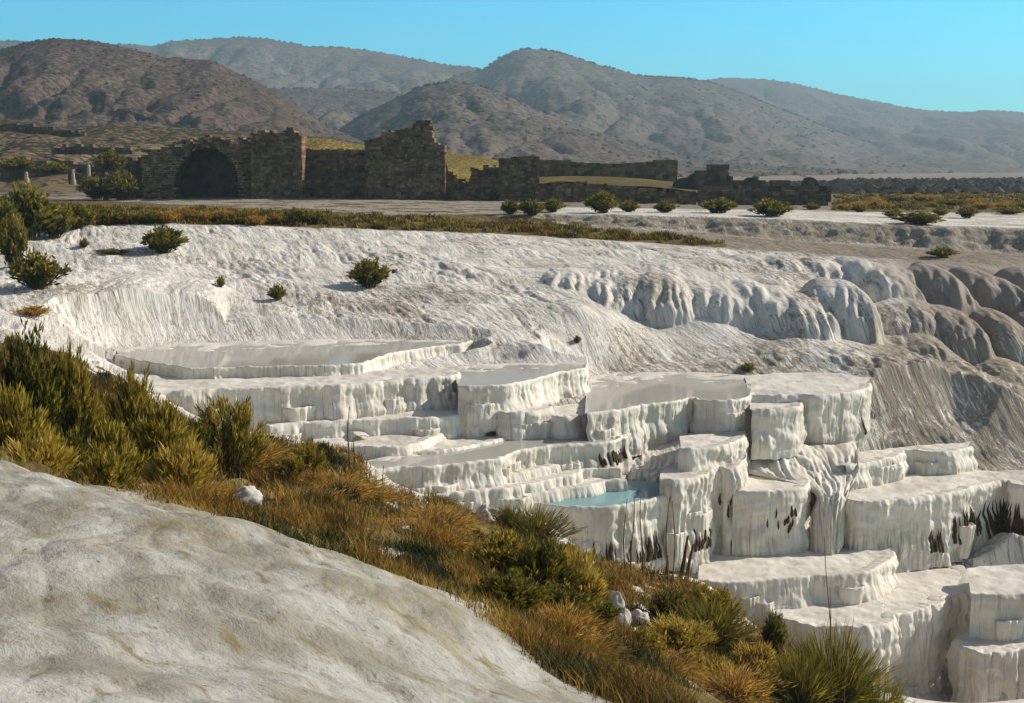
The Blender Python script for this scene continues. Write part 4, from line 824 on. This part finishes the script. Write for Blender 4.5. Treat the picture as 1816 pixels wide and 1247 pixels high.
for px, pb, pt, D, lab in ((158, 318, 292, 262, "tall broken pale column standing among the left rubble"), (130, 321, 306, 258, "short pale column stump left of the tall broken column"), (47, 318, 305, 262, "pale column stub nearest the left edge of the photo"), (188, 352, 314, 238, "slim pale post beside the arched wall's left corner")):
    x, y, z = atD(px, pb, D); x2, y2, z2 = atD(px, pt, D); h = float(z2-z)
    root = empty("column", (float(x), float(D), float(z))); tag(root, lab, "column", "broken columns among the ruins")
    r = .34; vv, ff = lathe([(r, -.6), (r, .0), (r*.97, h*.4), (r*.9, h*.8), (r*.86, h-.1), (r*.5, h)]); mesh("shaft", vv, ff, M_PALE, root, attrs=dict(tint=np.full(len(vv), .6)))
    vv, ff = lathe([(.52, -.7), (.52, .12), (.45, .2), (.40, .28)]); mesh("base", vv, ff, M_PALE, root, attrs=dict(tint=np.full(len(vv), .5)))

# ------------------------------------------------------------------ rocks
def rock(px, py, w, h, label, seed, D=None):
    if D is None: x, y, z = place(px, py)
    else:
        x, y, _ = atD(px, py, D); z = float(gz(x, y))
    pxm = y/F; rx, rz = .8*w*pxm/2, .78*h*pxm
    nu, nv = 28, 18; U_, V_ = np.meshgrid(np.linspace(0, 2*np.pi, nu), np.linspace(0, np.pi, nv))
    X = np.sin(V_)*np.cos(U_); Y = np.sin(V_)*np.sin(U_); Zq = np.cos(V_)
    r = 1+.30*perlin(X*1.6+seed, Y*1.6+Zq*1.3, seed)+.12*perlin(X*4+Zq*3, Y*4-Zq*2, seed+1)
    r[:, -1] = r[:, 0]
    P = np.stack([X*r*rx, Y*r*rx*.8, Zq*r*rz*.75+rz*.25], -1)
    o = mesh("boulder", P.reshape(-1, 3), gridfaces(nv, nu), M_ROCK, loc=(float(x), float(y), float(z))); tag(o, label, "boulder", "white boulders in the grass"); return o
rock(435, 895, 78, 36, "white boulder half buried in the orange grass near the mound's edge", 3)
rock(1035, 1008, 44, 20, "small white boulder below the blue pool's wall", 4)
rock(1092, 1120, 36, 60, "upright pinkish white rock showing between the green stems", 5, D=50)
rock(1135, 1110, 50, 34, "jagged white rock right of the upright rock", 6, D=52)
rock(1100, 1170, 50, 50, "white rock behind the thin dark twigs low in the picture", 7, D=47)
rock(1120, 1225, 50, 44, "lowest white rock at the bottom edge among the stems", 8, D=42)
rock(718, 945, 34, 16, "small pale stone between two orange grass clumps", 9)
rock(865, 915, 56, 44, "white spur of travertine poking out of the grass", 10, D=66)

# ------------------------------------------------------------------ plants
def rot_frame(d):
    d = d/np.linalg.norm(d, axis=-1, keepdims=True); up = np.array([0, 0, 1.0]); s = np.cross(d, up); n_ = np.linalg.norm(s, axis=-1, keepdims=True)
    s = np.where(n_ < 1e-3, np.array([1.0, 0, 0]), s/np.maximum(n_, 1e-6)); return d, s, np.cross(s, d)
def gen_bush(seed, R, Hh, ns, nl, ll, lw, cols, spread=.6, up=.75, start=.25, fuzz=.25):
    """stems fan out of the base; narrow leaves stand along the stems. returns stems (v,f), leaves (v,f,tint)"""
    r = np.random.default_rng(seed)
    ang = r.random(ns)*2*np.pi; rad = np.sqrt(r.random(ns)); b0 = np.stack([np.cos(ang), np.sin(ang)], 1)*(rad*R*.35)[:, None]
    tip = np.stack([np.cos(ang), np.sin(ang)], 1)*(rad*R*(spread+.4*r.random(ns)))[:, None]+r.normal(0, R*.08, (ns, 2))
    hh = Hh*(1-.45*rad**2)*(.62+.38*r.random(ns))
    SV = []; SF = []; LV = []; LT = []; base = 0
    for k in range(ns):
        m = 5; t = np.linspace(0, 1, m); cx = b0[k][None]*(1-t[:, None]**1.5)+tip[k][None]*(t[:, None]**1.5); cz = hh[k]*(t**.85)
        C_ = np.column_stack([cx, cz]); w = .020*Hh*(1-.7*t)*.5
        for i in range(m):
            for a in (0, 2.09, 4.19): SV.append(C_[i]+np.array([math.cos(a)*w[i], math.sin(a)*w[i], 0]))
        for i in range(m-1):
            for a in range(3): SF.append((base+i*3+a, base+i*3+(a+1) % 3, base+i*3+3+(a+1) % 3, base+i*3+3+a))
        base += m*3
        tt = start+(1-start)*np.sqrt(r.random(nl)); idx = tt*(m-1); i0 = np.minimum(idx.astype(int), m-2); f = (idx-i0)[:, None]
        P = C_[i0]*(1-f)+C_[i0+1]*f + r.normal(0, fuzz*ll, (nl, 3))
        sd_ = (C_[i0+1]-C_[i0]); sd_ /= np.linalg.norm(sd_, axis=1)[:, None]
        az = r.random(nl)*2*np.pi; out_ = np.stack([np.cos(az), np.sin(az), np.zeros(nl)], 1)
        d = sd_*up+out_*(1-up)*1.3+r.normal(0, .15, (nl, 3)); d, s, _ = rot_frame(d)
        roll = r.random(nl)[:, None]*np.pi; nb = np.cross(d, s); s2 = s*np.cos(roll)+nb*np.sin(roll)
        L = ll*(.6+.7*r.random(nl))[:, None]; Wd = lw*(.7+.6*r.random(nl))[:, None]
        q = np.stack([P, P+d*L*.45+s2*Wd*.5, P+d*L, P+d*L*.45-s2*Wd*.5], 1); LV.append(q)
        u = np.clip(tt*.75+.25*r.random(nl)+r.normal(0, .12, nl), 0, 1); ci = u*(len(cols)-1); c0 = np.minimum(ci.astype(int), len(cols)-2); fc = (ci-c0)[:, None]
        cc = np.asarray(cols)[c0]*(1-fc)+np.asarray(cols)[c0+1]*fc; cc = cc*(.65+.7*r.random((nl, 1)))*(.75+.5*r.random()); LT.append(np.repeat(np.column_stack([cc, np.ones(nl)]), 4, 0))
    LV = np.concatenate(LV).reshape(-1, 3); LT = np.concatenate(LT)
    return (np.array(SV), np.array(SF)), (LV, np.arange(len(LV)).reshape(-1, 4), LT)
def bush_proto(name, **kw):
    (sv, sf), (lv, lf, lt) = gen_bush(**kw); root = empty(name, (0, 0, -500))
    mesh("foliage", lv, lf, M_LEAF, root, attrs=dict(tint=lt), smooth=False); mesh("stems", sv, sf, M_STEM, root); return root
DG = (.030, .038, .007); OG = (.10, .095, .012); YG = (.30, .235, .025); YL = (.46, .32, .05); OR = (.35, .18, .028); OR2 = (.52, .30, .052); BR = (.17, .08, .018); PALE = (.45, .33, .12)
PROTO = {}
for k in range(3):
    PROTO['oleander', k] = bush_proto("oleander_bush", seed=200+k, R=1.5, Hh=3.0, ns=(70, 95, 60)[k], nl=(95, 75, 105)[k], ll=(.30, .22, .26)[k], lw=(.062, .060, .050)[k], cols=([DG, DG, DG, OG, YG, YL], [DG, DG, DG, DG, OG, YG], [DG, BR, OG, OG, YG, YL])[k], spread=.82, up=.76, start=.04)
    PROTO['willow', k] = bush_proto("leafy_bush", seed=220+k, R=1.1, Hh=2.2, ns=90, nl=60, ll=(.30, .36, .24)[k], lw=(.055, .048, .06)[k], cols=([DG, DG, OG, OG, YG, YL], [DG, BR, OG, YG, YL, (.5, .36, .08)], [DG, DG, DG, OG, OG, YG])[k], spread=.8, up=.8, start=.10)
    PROTO['shrub', k] = bush_proto("shrub", seed=240+k, R=1.2, Hh=1.9, ns=70, nl=30, ll=.36, lw=.13, cols=[DG, DG, OG, YG], spread=1.0, up=.6, start=.08)
    PROTO['low', k] = bush_proto("low_shrub", seed=260+k, R=1.3, Hh=1.3, ns=55, nl=26, ll=.34, lw=.12, cols=[DG, BR, OG, YG], spread=1.0, up=.55, start=.0)
    PROTO['dry', k] = bush_proto("dry_shrub", seed=280+k, R=1.3, Hh=1.3, ns=55, nl=26, ll=.34, lw=.08, cols=[BR, OR, OR, YL], spread=1.0, up=.6, start=.0)
    PROTO['tussock', k] = bush_proto("grass_tussock", seed=300+k, R=1.1, Hh=1.1, ns=300, nl=8, ll=.30, lw=.020, cols=[BR, OR, OR2, (.56, .34, .07)], spread=1.2, up=.86, start=.0, fuzz=.3)
    PROTO['rush', k] = bush_proto("rush_clump", seed=320+k, R=1.2, Hh=1.6, ns=330, nl=6, ll=.62, lw=.028, cols=[DG, OG, OG, YG], spread=1.1, up=.97, start=.0, fuzz=.10)
SIZE = {'oleander': (1.5, 3.0), 'willow': (1.1, 2.2), 'shrub': (1.25, 1.9), 'low': (1.35, 1.35), 'dry': (1.35, 1.35), 'tussock': (1.2, 1.5), 'rush': (1.35, 1.9)}
RR = random.Random(77); first = set()
def plant(kind, x, y, z, w, h, label, cat, group=None, v=None):
    v = RR.randrange(3) if v is None else v; o = PROTO[kind, v]; R, Hh = SIZE[kind]
    sc_ = (w/2/R, w/2/R, h/Hh); rz = RR.random()*6.28
    if (kind, v) not in first: first.add((kind, v)); o.location = (x, y, z); o.rotation_euler = (0, 0, rz); o.scale = sc_; c = o
    else: c = copy_thing(o, (x, y, z), rz, sc_)
    tag(c, label, cat, group); return c
def plant_px(kind, px, pyb, wpx, hpx, label, cat="bush", group=None, D=None, v=None, sink=.05):
    """photo position of the foot and size in photo pixels; D given when the foot is hidden (then pyb is the top)"""
    if D is None: x, y, z = place(px, pyb); h = hpx*y/F
    else:
        x, y, zt = atD(px, pyb, D); z = float(gz(x, y)); h = float(zt)-z
    return plant(kind, float(x), float(y), float(z)-sink, wpx*y/F, h+sink, label, cat, group, v)
GO = "oleander bushes beyond the near mound"
for a in (('oleander', 45, 566, 150, 40, "tallest dark oleander, at the left edge of the photo"), ('oleander', 118, 596, 84, 41, "dark oleander just right of the tallest one"),
          ('oleander', 232, 636, 86, 44, "slim dark oleander with a pointed top in front of the fluted wall's left end"), ('oleander', 405, 683, 130, 47, "round dark oleander standing alone in front of the long fluted wall"),
          ('willow', 25, 690, 130, 30, "yellowish leafy bush at the left edge, in front of the tallest oleander"), ('willow', 110, 752, 110, 28, "yellowish leafy bush close behind the mound's left edge"),
          ('willow', 195, 752, 110, 32, "yellow-green bush between the slim oleander and the mound"), ('willow', 285, 712, 105, 36, "bright yellow-green bush left of the round oleander"),
          ('willow', 320, 780, 110, 30, "low yellow-green bush next to the orange tussock by the mound"), ('willow', 180, 800, 110, 24, "low dark leafy bush tucked behind the mound's rim"),
          ('willow', 60, 770, 130, 25, "low leafy bush behind the mound's far left rim"), ('oleander', 345, 735, 60, 44, "small dark oleander squeezed left of the round one"),
          ('oleander', 545, 775, 62, 52, "small dark oleander among orange grass below the low ledges"), ('oleander', 508, 800, 60, 50, "lower dark bush left of the small dark oleander"),
          ('oleander', 168, 690, 70, 46, "dark oleander filling the gap behind the slim pointed one")):
    plant_px(a[0], a[1], a[2], a[3], 0, a[5], "bush", GO, D=a[4])
GW = "leafy bushes at the foot of the terraces"
for a in (('willow', 890, 945, 130, 38, "leafy bush right of the orange grass, close to the mound"), ('willow', 955, 945, 130, 37, "leafy olive bush in the middle of the gully"),
          ('willow', 1020, 970, 100, 38, "leafy bush below the small white boulder"), ('willow', 900, 1010, 130, 30, "low olive bush against the mound's right flank"),
          ('willow', 985, 1035, 120, 32, "low olive bush above the orange patch by the mound"), ('willow', 1060, 1065, 80, 36, "upright leafy bush left of the white rocks"),
          ('willow', 1140, 1115, 80, 36, "upright leafy bush in front of the jagged white rock"), ('willow', 1200, 1095, 120, 44, "leafy bush right of the white rocks"),
          ('oleander', 1265, 1030, 100, 56, "dark bush in front of the sunlit platform's left end"), ('oleander', 1190, 1040, 90, 54, "dark bush under the brown stakes"),
          ('willow', 1375, 1080, 46, 56, "slim leafy shoot leaning in front of the lowest platform"), ('willow', 1340, 1140, 90, 50, "yellow-green bush left of the tall reeds"),
          ('willow', 1270, 1170, 110, 42, "olive bush at the bottom of the gully")):
    plant_px(a[0], a[1], a[2], a[3], 0, a[5], "bush", GW, D=a[4])
GRu = "rush clumps in the gully"
for a in (('rush', 945, 896, 130, 64, "dark green rush clump in front of the blue pool's wall"), ('rush', 900, 890, 50, 64, "narrow rush clump at the left corner of the blue pool"),
          ('rush', 1480, 1115, 170, 50, "spiky reed clump fanning out in front of the lowest platform"), ('rush', 1260, 1060, 130, 52, "spreading rush clump below the sunlit platform"),
          ('rush', 1420, 1150, 110, 48, "green rush clump left of the spiky reeds"), ('rush', 1560, 1200, 120, 50, "yellowish rush clump in the bottom right gully"), ('rush', 770, 885, 90, 62, "olive rush clump under the lowest white steps")):
    plant_px(a[0], a[1], a[2], a[3], 0, a[5], "rushes", GRu, D=a[4])
GT = "orange grass tussocks in the gully"
for a in ((430, 775, 120, 50, "orange tussock right below the round dark oleander"), (330, 850, 110, 30, "orange tussock against the mound left of the white boulder"), (600, 850, 150, 50, "wide orange tussock in the middle of the grassy slope"),
          (540, 880, 120, 42, "orange tussock right of the white boulder"), (660, 870, 100, 52, "orange tussock beneath the thin dry stalks"), (770, 905, 130, 46, "large orange tussock left of the leafy olive bushes"),
          (700, 950, 110, 36, "orange tussock close to the mound's crest"), (790, 960, 90, 36, "rust-coloured tussock at the mound's crest"), (1000, 1090, 110, 30, "reddest tussock beside the lower mound edge"),
          (1040, 1160, 110, 30, "rust tussock at the bottom edge of the mound"), (1180, 1190, 120, 36, "orange tussock at the bottom centre of the gully"), (1300, 1200, 130, 38, "orange tussock left of the bottom reeds"), (480, 930, 90, 32, "orange tussock hugging the mound below the white boulder")):
    plant_px('tussock', a[0], a[1]-(26 if a[3] > 40 else 34), a[2]*1.15, 0, a[4], "grass tussock", GT, D=a[3])
GS = "lone shrubs on the white slope"
for a in (('shrub', 290, 448, 66, 46, "dark round shrub on the white slope just under the plateau's brush strip"), ('shrub', 657, 510, 62, 50, "dark round shrub in the middle of the white slope"), ('shrub', 68, 513, 82, 64, "yellow-tipped shrub on the white slope at the far left"),
          ('low', 492, 533, 28, 28, "small yellowish shrub right of the tiny twin sprout"), ('low', 391, 510, 14, 20, "tiny twin sprout on the left white slope"), ('low', 1670, 456, 44, 18, "low dark shrub at the foot of the grey bank on the right"),
          ('low', 1325, 658, 26, 14, "tiny tuft above the broad flat terrace"), ('dry', 60, 560, 60, 18, "brown dry patch of twigs at the left edge below the yellow-tipped shrub"), ('low', 150, 440, 16, 16, "tiny tuft under the brush strip on the far left"), ('low', 200, 450, 60, 8, "flat creeping tuft left of the dark round shrub"), ('low', 1024, 610, 12, 14, "tiny brown tuft above the narrow still pool")):
    plant_px(*a[:5], a[5], "shrub", GS)
GP = "shrubs on the flat ground before the ruins"
for px, pb, w, h, lab in ((535, 398, 48, 28, "dark shrub at the right end of the brush strip"), (905, 380, 30, 26, "shrub at the left foot of the square pier"), (943, 382, 44, 26, "shrub in front of the square pier"), (980, 376, 36, 22, "shrub right of the square pier"),
      (1068, 378, 52, 36, "largest shrub before the low retaining wall"), (1115, 376, 32, 20, "small shrub right of the largest one by the retaining wall"), (1180, 377, 34, 20, "rounded shrub left of the two orange-green bushes"), (1275, 378, 56, 26, "orange-green bush, left one of the pair before the rubble wall"), (1367, 384, 62, 30, "orange-green bush, right one of the pair before the rubble wall"),
      (1630, 398, 74, 22, "long dark shrub on the white flat at right"), (1583, 386, 28, 16, "small shrub left of the long dark shrub"), (1715, 387, 32, 22, "shrub right of the long dark shrub"), (1668, 382, 24, 14, "little shrub behind the long dark shrub"), (1790, 380, 50, 14, "low shrub at the right edge before the ochre field"), (1525, 376, 30, 14, "low tuft where the ochre field begins"), (1440, 372, 26, 12, "low tuft at the foot of the rubble blocks")):
    plant_px('shrub' if h > 18 else 'low', px, pb, w, h, lab, "shrub", GP)
for px, pb, w, h, lab in ((170, 350, 60, 40, "dark green shrub left of the arched wall's stub"), (215, 352, 60, 50, "dark tall shrub leaning on the stub of walling"), (28, 300, 60, 22, "dark shrub over the rubble at the far left"), (95, 306, 50, 20, "dark shrub above the short column stump"), (195, 300, 50, 34, "dark tree-like shrub behind the tall broken column")):
    x, y, z = atD(px, pb, 236 if pb > 340 else 275); plant('shrub', float(x), float(y), float(z)-.3, w*y/F, h*y/F, lab, "shrub", "dark shrubs among the left rubble")
GH = "tall dark hedge bushes at the left edge of the plateau"
for px, pt, w, D, lab in ((45, 328, 90, 128, "highest hedge bush at the left edge of the plateau"), (95, 360, 60, 130, "hedge bush sloping down right of the highest one"), (10, 356, 54, 122, "hedge bush cut by the left edge, below the highest one"), (20, 384, 46, 116, "lowest hedge bush at the left edge above the white slope"), (135, 362, 60, 134, "small hedge bush at the start of the brush strip")):
    plant_px('shrub', px, pt, w, 0, lab, "bush", GH, D=D)
for k in range(34):
    px = 120+k*13.5+RR.uniform(-5, 5); pb = np.interp(px, [100, 560], [396, 402])-RR.uniform(0, 13)
    plant_px(RR.choice(['dry', 'dry', 'low']), px, pb, RR.uniform(24, 40), RR.uniform(13, 24), "low brown or olive brush in the strip along the plateau's left edge", "brush", "low brush along the plateau edge")
for k in range(20):
    px = 1490+k*17+RR.uniform(-6, 6); pb = RR.uniform(352, 372)
    plant_px(RR.choice(['low', 'dry']), px, pb, RR.uniform(24, 44), RR.uniform(8, 14), "olive brush patch in the ochre field on the right", "brush", "brush in the ochre field")
# dark stakes and thin dry stalks
def stalk(px, pt, pb, D, r, label, group, lean=0.0, mat=None, cat="stalk", name="dry_stalk", beads=False):
    x, y, z = atD(px, pb, D); x2, y2, z2 = atD(px+lean, pt, D); a = np.array([x, y, float(min(z, gz(x, y)))-.1]); b = np.array([x2, y2, float(z2)]); m = 8; V = []
    for i in range(m):
        t = i/(m-1); c = a*(1-t)+b*t+np.array([.02*math.sin(t*5+px), .02*math.cos(t*4), 0])*(b[2]-a[2]); w = r*(1-.6*t)*(1+(.5 if beads and i % 2 else 0))
        for q in range(5): V.append(c+w*np.array([math.cos(q*1.2566), math.sin(q*1.2566), 0]))
    F_ = [(i*5+q, i*5+(q+1) % 5, i*5+5+(q+1) % 5, i*5+5+q) for i in range(m-1) for q in range(5)]
    V = np.array(V); o = mesh(name, V-a, np.array(F_), mat or M_STALK, loc=a); tag(o, label, cat, group)
M_STALK = plain("dry_stalk", (.15, .095, .03)); M_STAKE = plain("weathered_brown_stake", (.14, .07, .02))
for px, pt, pb, lean in ((617, 722, 800, 3), (628, 775, 850, 0), (666, 832, 895, 2), (680, 826, 905, 0), (663, 850, 890, -2)):
    stalk(px, pt, pb, 60, .035, "thin dry flower stalk rising from the orange grass by the low white steps", "dry flower stalks", lean, beads=True)
for px, pt, pb, lean in ((1108, 885, 960, 2), (1122, 878, 965, 0), (1138, 880, 968, 0), (1183, 880, 990, 3), (1193, 888, 990, 2)):
    stalk(px, pt, pb, 66, .035, "thin dry stalk standing before the blue pool's wall", "dry stalks below the blue pool", lean, beads=True)
for px, pt, pb, lean in ((1470, 950, 1190, -2), (1462, 1040, 1200, 8), (1490, 1110, 1210, 20)):
    stalk(px, pt, pb, 48, .03, "very tall dry stalk in the spiky reed clump", "tall stalks over the reeds", lean)
for px, pt, pb, lean, lab in ((1200, 950, 1040, 22, "leaning brown stake, left one of the pair under the ribbed pillar"), (1214, 965, 1042, 16, "leaning brown stake, right one of the pair under the ribbed pillar"), (1180, 985, 1030, 4, "thick dark stump left of the leaning brown stakes")):
    stalk(px, pt, pb, 68, .14, lab, "brown stakes under the ribbed pillar", lean, M_STAKE, "stake", "stake")
for px, pt, pb, lean in ((1062, 1180, 1247, -8), (1120, 1075, 1240, -14), (1132, 1130, 1250, -6), (1150, 1160, 1250, 2), (1040, 1170, 1240, -6), (1090, 1150, 1210, 3)):
    stalk(px, pt, pb, 33, .022, "thin dark twig rising before the white rocks", "dark twigs in the gully", lean, M_STEM, "twig", "twig")

# dry grass of the gully: blades nobody could count
def grass(name, poly, N, hgt, cols, seed, dmin, label, dmax=90, bw=.02, area=None):
    r = np.random.default_rng(seed); P = np.array(poly)
    if area:
        x = r.uniform(area[0], area[1], N); y = r.uniform(area[2], area[3], N); i = np.clip(np.searchsorted(YS, y), 0, len(YS)-1); j = np.clip(np.searchsorted(AS, x/(y+OFF)), 0, len(AS)-1); m = soil_m[i, j] > .6; x, y = x[m], y[m]
    else: x, y = sample(r, P, poly, N, dmin, dmax)
    blades(name, x, y, r, hgt, cols, seed, label, bw)
def sample(r, P, poly, N, dmin, dmax):
    px = r.uniform(P[:, 0].min(), P[:, 0].max(), N*3); py = r.uniform(P[:, 1].min(), P[:, 1].max(), N*3); m = inpoly(px, py, poly); px, py = px[m][:N], py[m][:N]
    xr, yr, zr = rayv(px, py); t = np.exp(np.linspace(math.log(dmin), math.log(dmax), 300)); X = (xr/yr)[:, None]*t[None]; ZZ = EYE+(zr/yr)[:, None]*t[None]
    if dmin < 30: lo = np.interp(px, [-300, 0, 150, 400, 570, 800, 980, 1080, 1300], [21.3, 20.1, 18.7, 17.3, 16.2, 14.9, 13.7, 12.7, 10.3]); blk = t[None] < lo[:, None]
    else: blk = np.zeros_like(X, bool)
    hit = (ZZ < gz(X, np.broadcast_to(t, X.shape))) & ~blk; k = hit.argmax(1); ok = hit.any(1) & (k > 0)
    return X[np.arange(len(k)), k][ok], t[k][ok]
def blades(name, x, y, r, hgt, cols, seed, label, bw):
    keep = fbm(x/2.2, y/2.2, seed, 3) > -.06; x, y = x[keep], y[keep]
    nb = 16; x = np.repeat(x, nb)+r.normal(0, .25, len(x)*nb); y = np.repeat(y, nb)+r.normal(0, .25, len(y)*nb); z = gz(x, y)-.05
    n_ = len(x); a = r.random(n_)*6.283; ln = np.abs(r.normal(.55, .35, n_)); h = hgt*np.clip(y/40, .45, 1)*(.4+.9*r.random(n_))*(.7+.5*(fbm(x/3, y/3, seed+3, 2)+.5)); dirx, diry = np.cos(a), np.sin(a); wq = bw*(y/45)
    b0 = np.stack([x, y, z], 1); sx = np.stack([-diry, dirx, 0*x], 1)*wq[:, None]
    md = b0+np.stack([dirx*h*ln*.3, diry*h*ln*.3, h*.55], 1); tp = b0+np.stack([dirx*h*ln, diry*h*ln, h], 1)
    V = np.stack([b0-sx, b0+sx, md+sx*.7, md-sx*.7, tp], 1).reshape(-1, 3); i = np.arange(n_)*5
    u = np.clip(.5+1.1*fbm(x/4.5, y/4.5, seed+8, 3)+r.normal(0, .15, n_), 0, .999); ci = u*(len(cols)-1); c0 = ci.astype(int); fc = (ci-c0)[:, None]
    cc = (np.asarray(cols)[c0]*(1-fc)+np.asarray(cols)[c0+1]*fc)*(.6+.7*r.random((n_, 1)))
    o = mesh(name, V, [np.stack([i, i+1, i+2, i+3], 1), np.stack([i+3, i+2, i+4], 1)], M_GRASS, attrs=dict(tint=np.repeat(np.column_stack([cc, np.ones(n_)]), 5, 0)), smooth=False)
    tag(o, label, "grass", kind='stuff')
GP1 = [(380,775),(480,785),(560,780),(640,815),(655,880),(760,900),(850,935),(880,960),(1010,975),(1060,1000),(1240,1045),(1300,1075),(1350,1130),(1450,1170),(1560,1262),(1050,1262),(970,1190),(880,1115),(780,1062),(560,985),(400,930),(280,890),(300,830)]
grass("dry_grass", GP1, 8200, .50, [DG,OG,(.12,.10,.02),BR,OR,OR2,(.46,.31,.06),(.20,.16,.03),OG,DG], 41, 10, "orange and olive dry grass covering the gully between mound and terraces")
grass("gully_grass", [(0, 0)], 9000, .42, [OG,(.12,.10,.02),BR,OR,OR2,(.20,.16,.03)], 47, 0, "sparser dry grass over the rest of the gully", area=(-32, 30, 13, 76))
GP2 = [(0,600),(120,640),(200,680),(300,735),(380,775),(300,840),(280,890),(150,862),(0,825)]
grass("undergrowth_grass", GP2, 2600, .55, [DG,OG,BR,OR,YG], 42, 20, "olive undergrowth between the oleander bushes")
grass("brush_strip_grass", [(110,365),(560,378),(800,390),(1000,402),(1200,420),(1290,434),(1200,434),(900,414),(600,404),(300,396),(110,400)], 2600, .5, [BR,(.16,.12,.02),YG,(.28,.2,.035),OG], 43, 118, "yellow-brown grass strip along the edge of the plateau", 200, .03)
grass("ochre_field_grass", [(1480,345),(1816,330),(1816,372),(1480,374)], 900, .5, [(.20,.14,.02),(.10,.09,.02),(.28,.18,.03)], 44, 185, "ochre and olive grass of the field at right", 420, .03)

for key, o in PROTO.items():                     # kinds that found no place
    if key not in first:
        for ch in list(o.children): bpy.data.objects.remove(ch)
        bpy.data.objects.remove(o)

# ------------------------------------------------------------------ haze: one box of even, thin air
def haze_box(dens):
    x0, x1, y0, y1, z0, z1 = -9000, 9000, -400, 5700, -25, 352
    V = np.array([(x, y, z) for z in (z0, z1) for (x, y) in ((x0, y0), (x1, y0), (x1, y1), (x0, y1))], float)
    Fq = np.array([(3,2,1,0),(4,5,6,7),(0,1,5,4),(1,2,6,5),(2,3,7,6),(3,0,4,7)])
    m = bpy.data.materials.new("haze"); m.use_nodes = True; t = m.node_tree; t.nodes.clear(); o = t.nodes.new("ShaderNodeOutputMaterial"); v = t.nodes.new("ShaderNodeVolumePrincipled")
    v.inputs['Color'].default_value = (.60, .84, 1.0, 1); v.inputs['Density'].default_value = dens; v.inputs['Anisotropy'].default_value = .2
    t.links.new(v.outputs[0], o.inputs['Volume'])
    h = mesh("haze", V, Fq, m, smooth=False); tag(h, "thin blue haze in front of the far hills", "haze", kind='stuff')
haze_box(.00016)
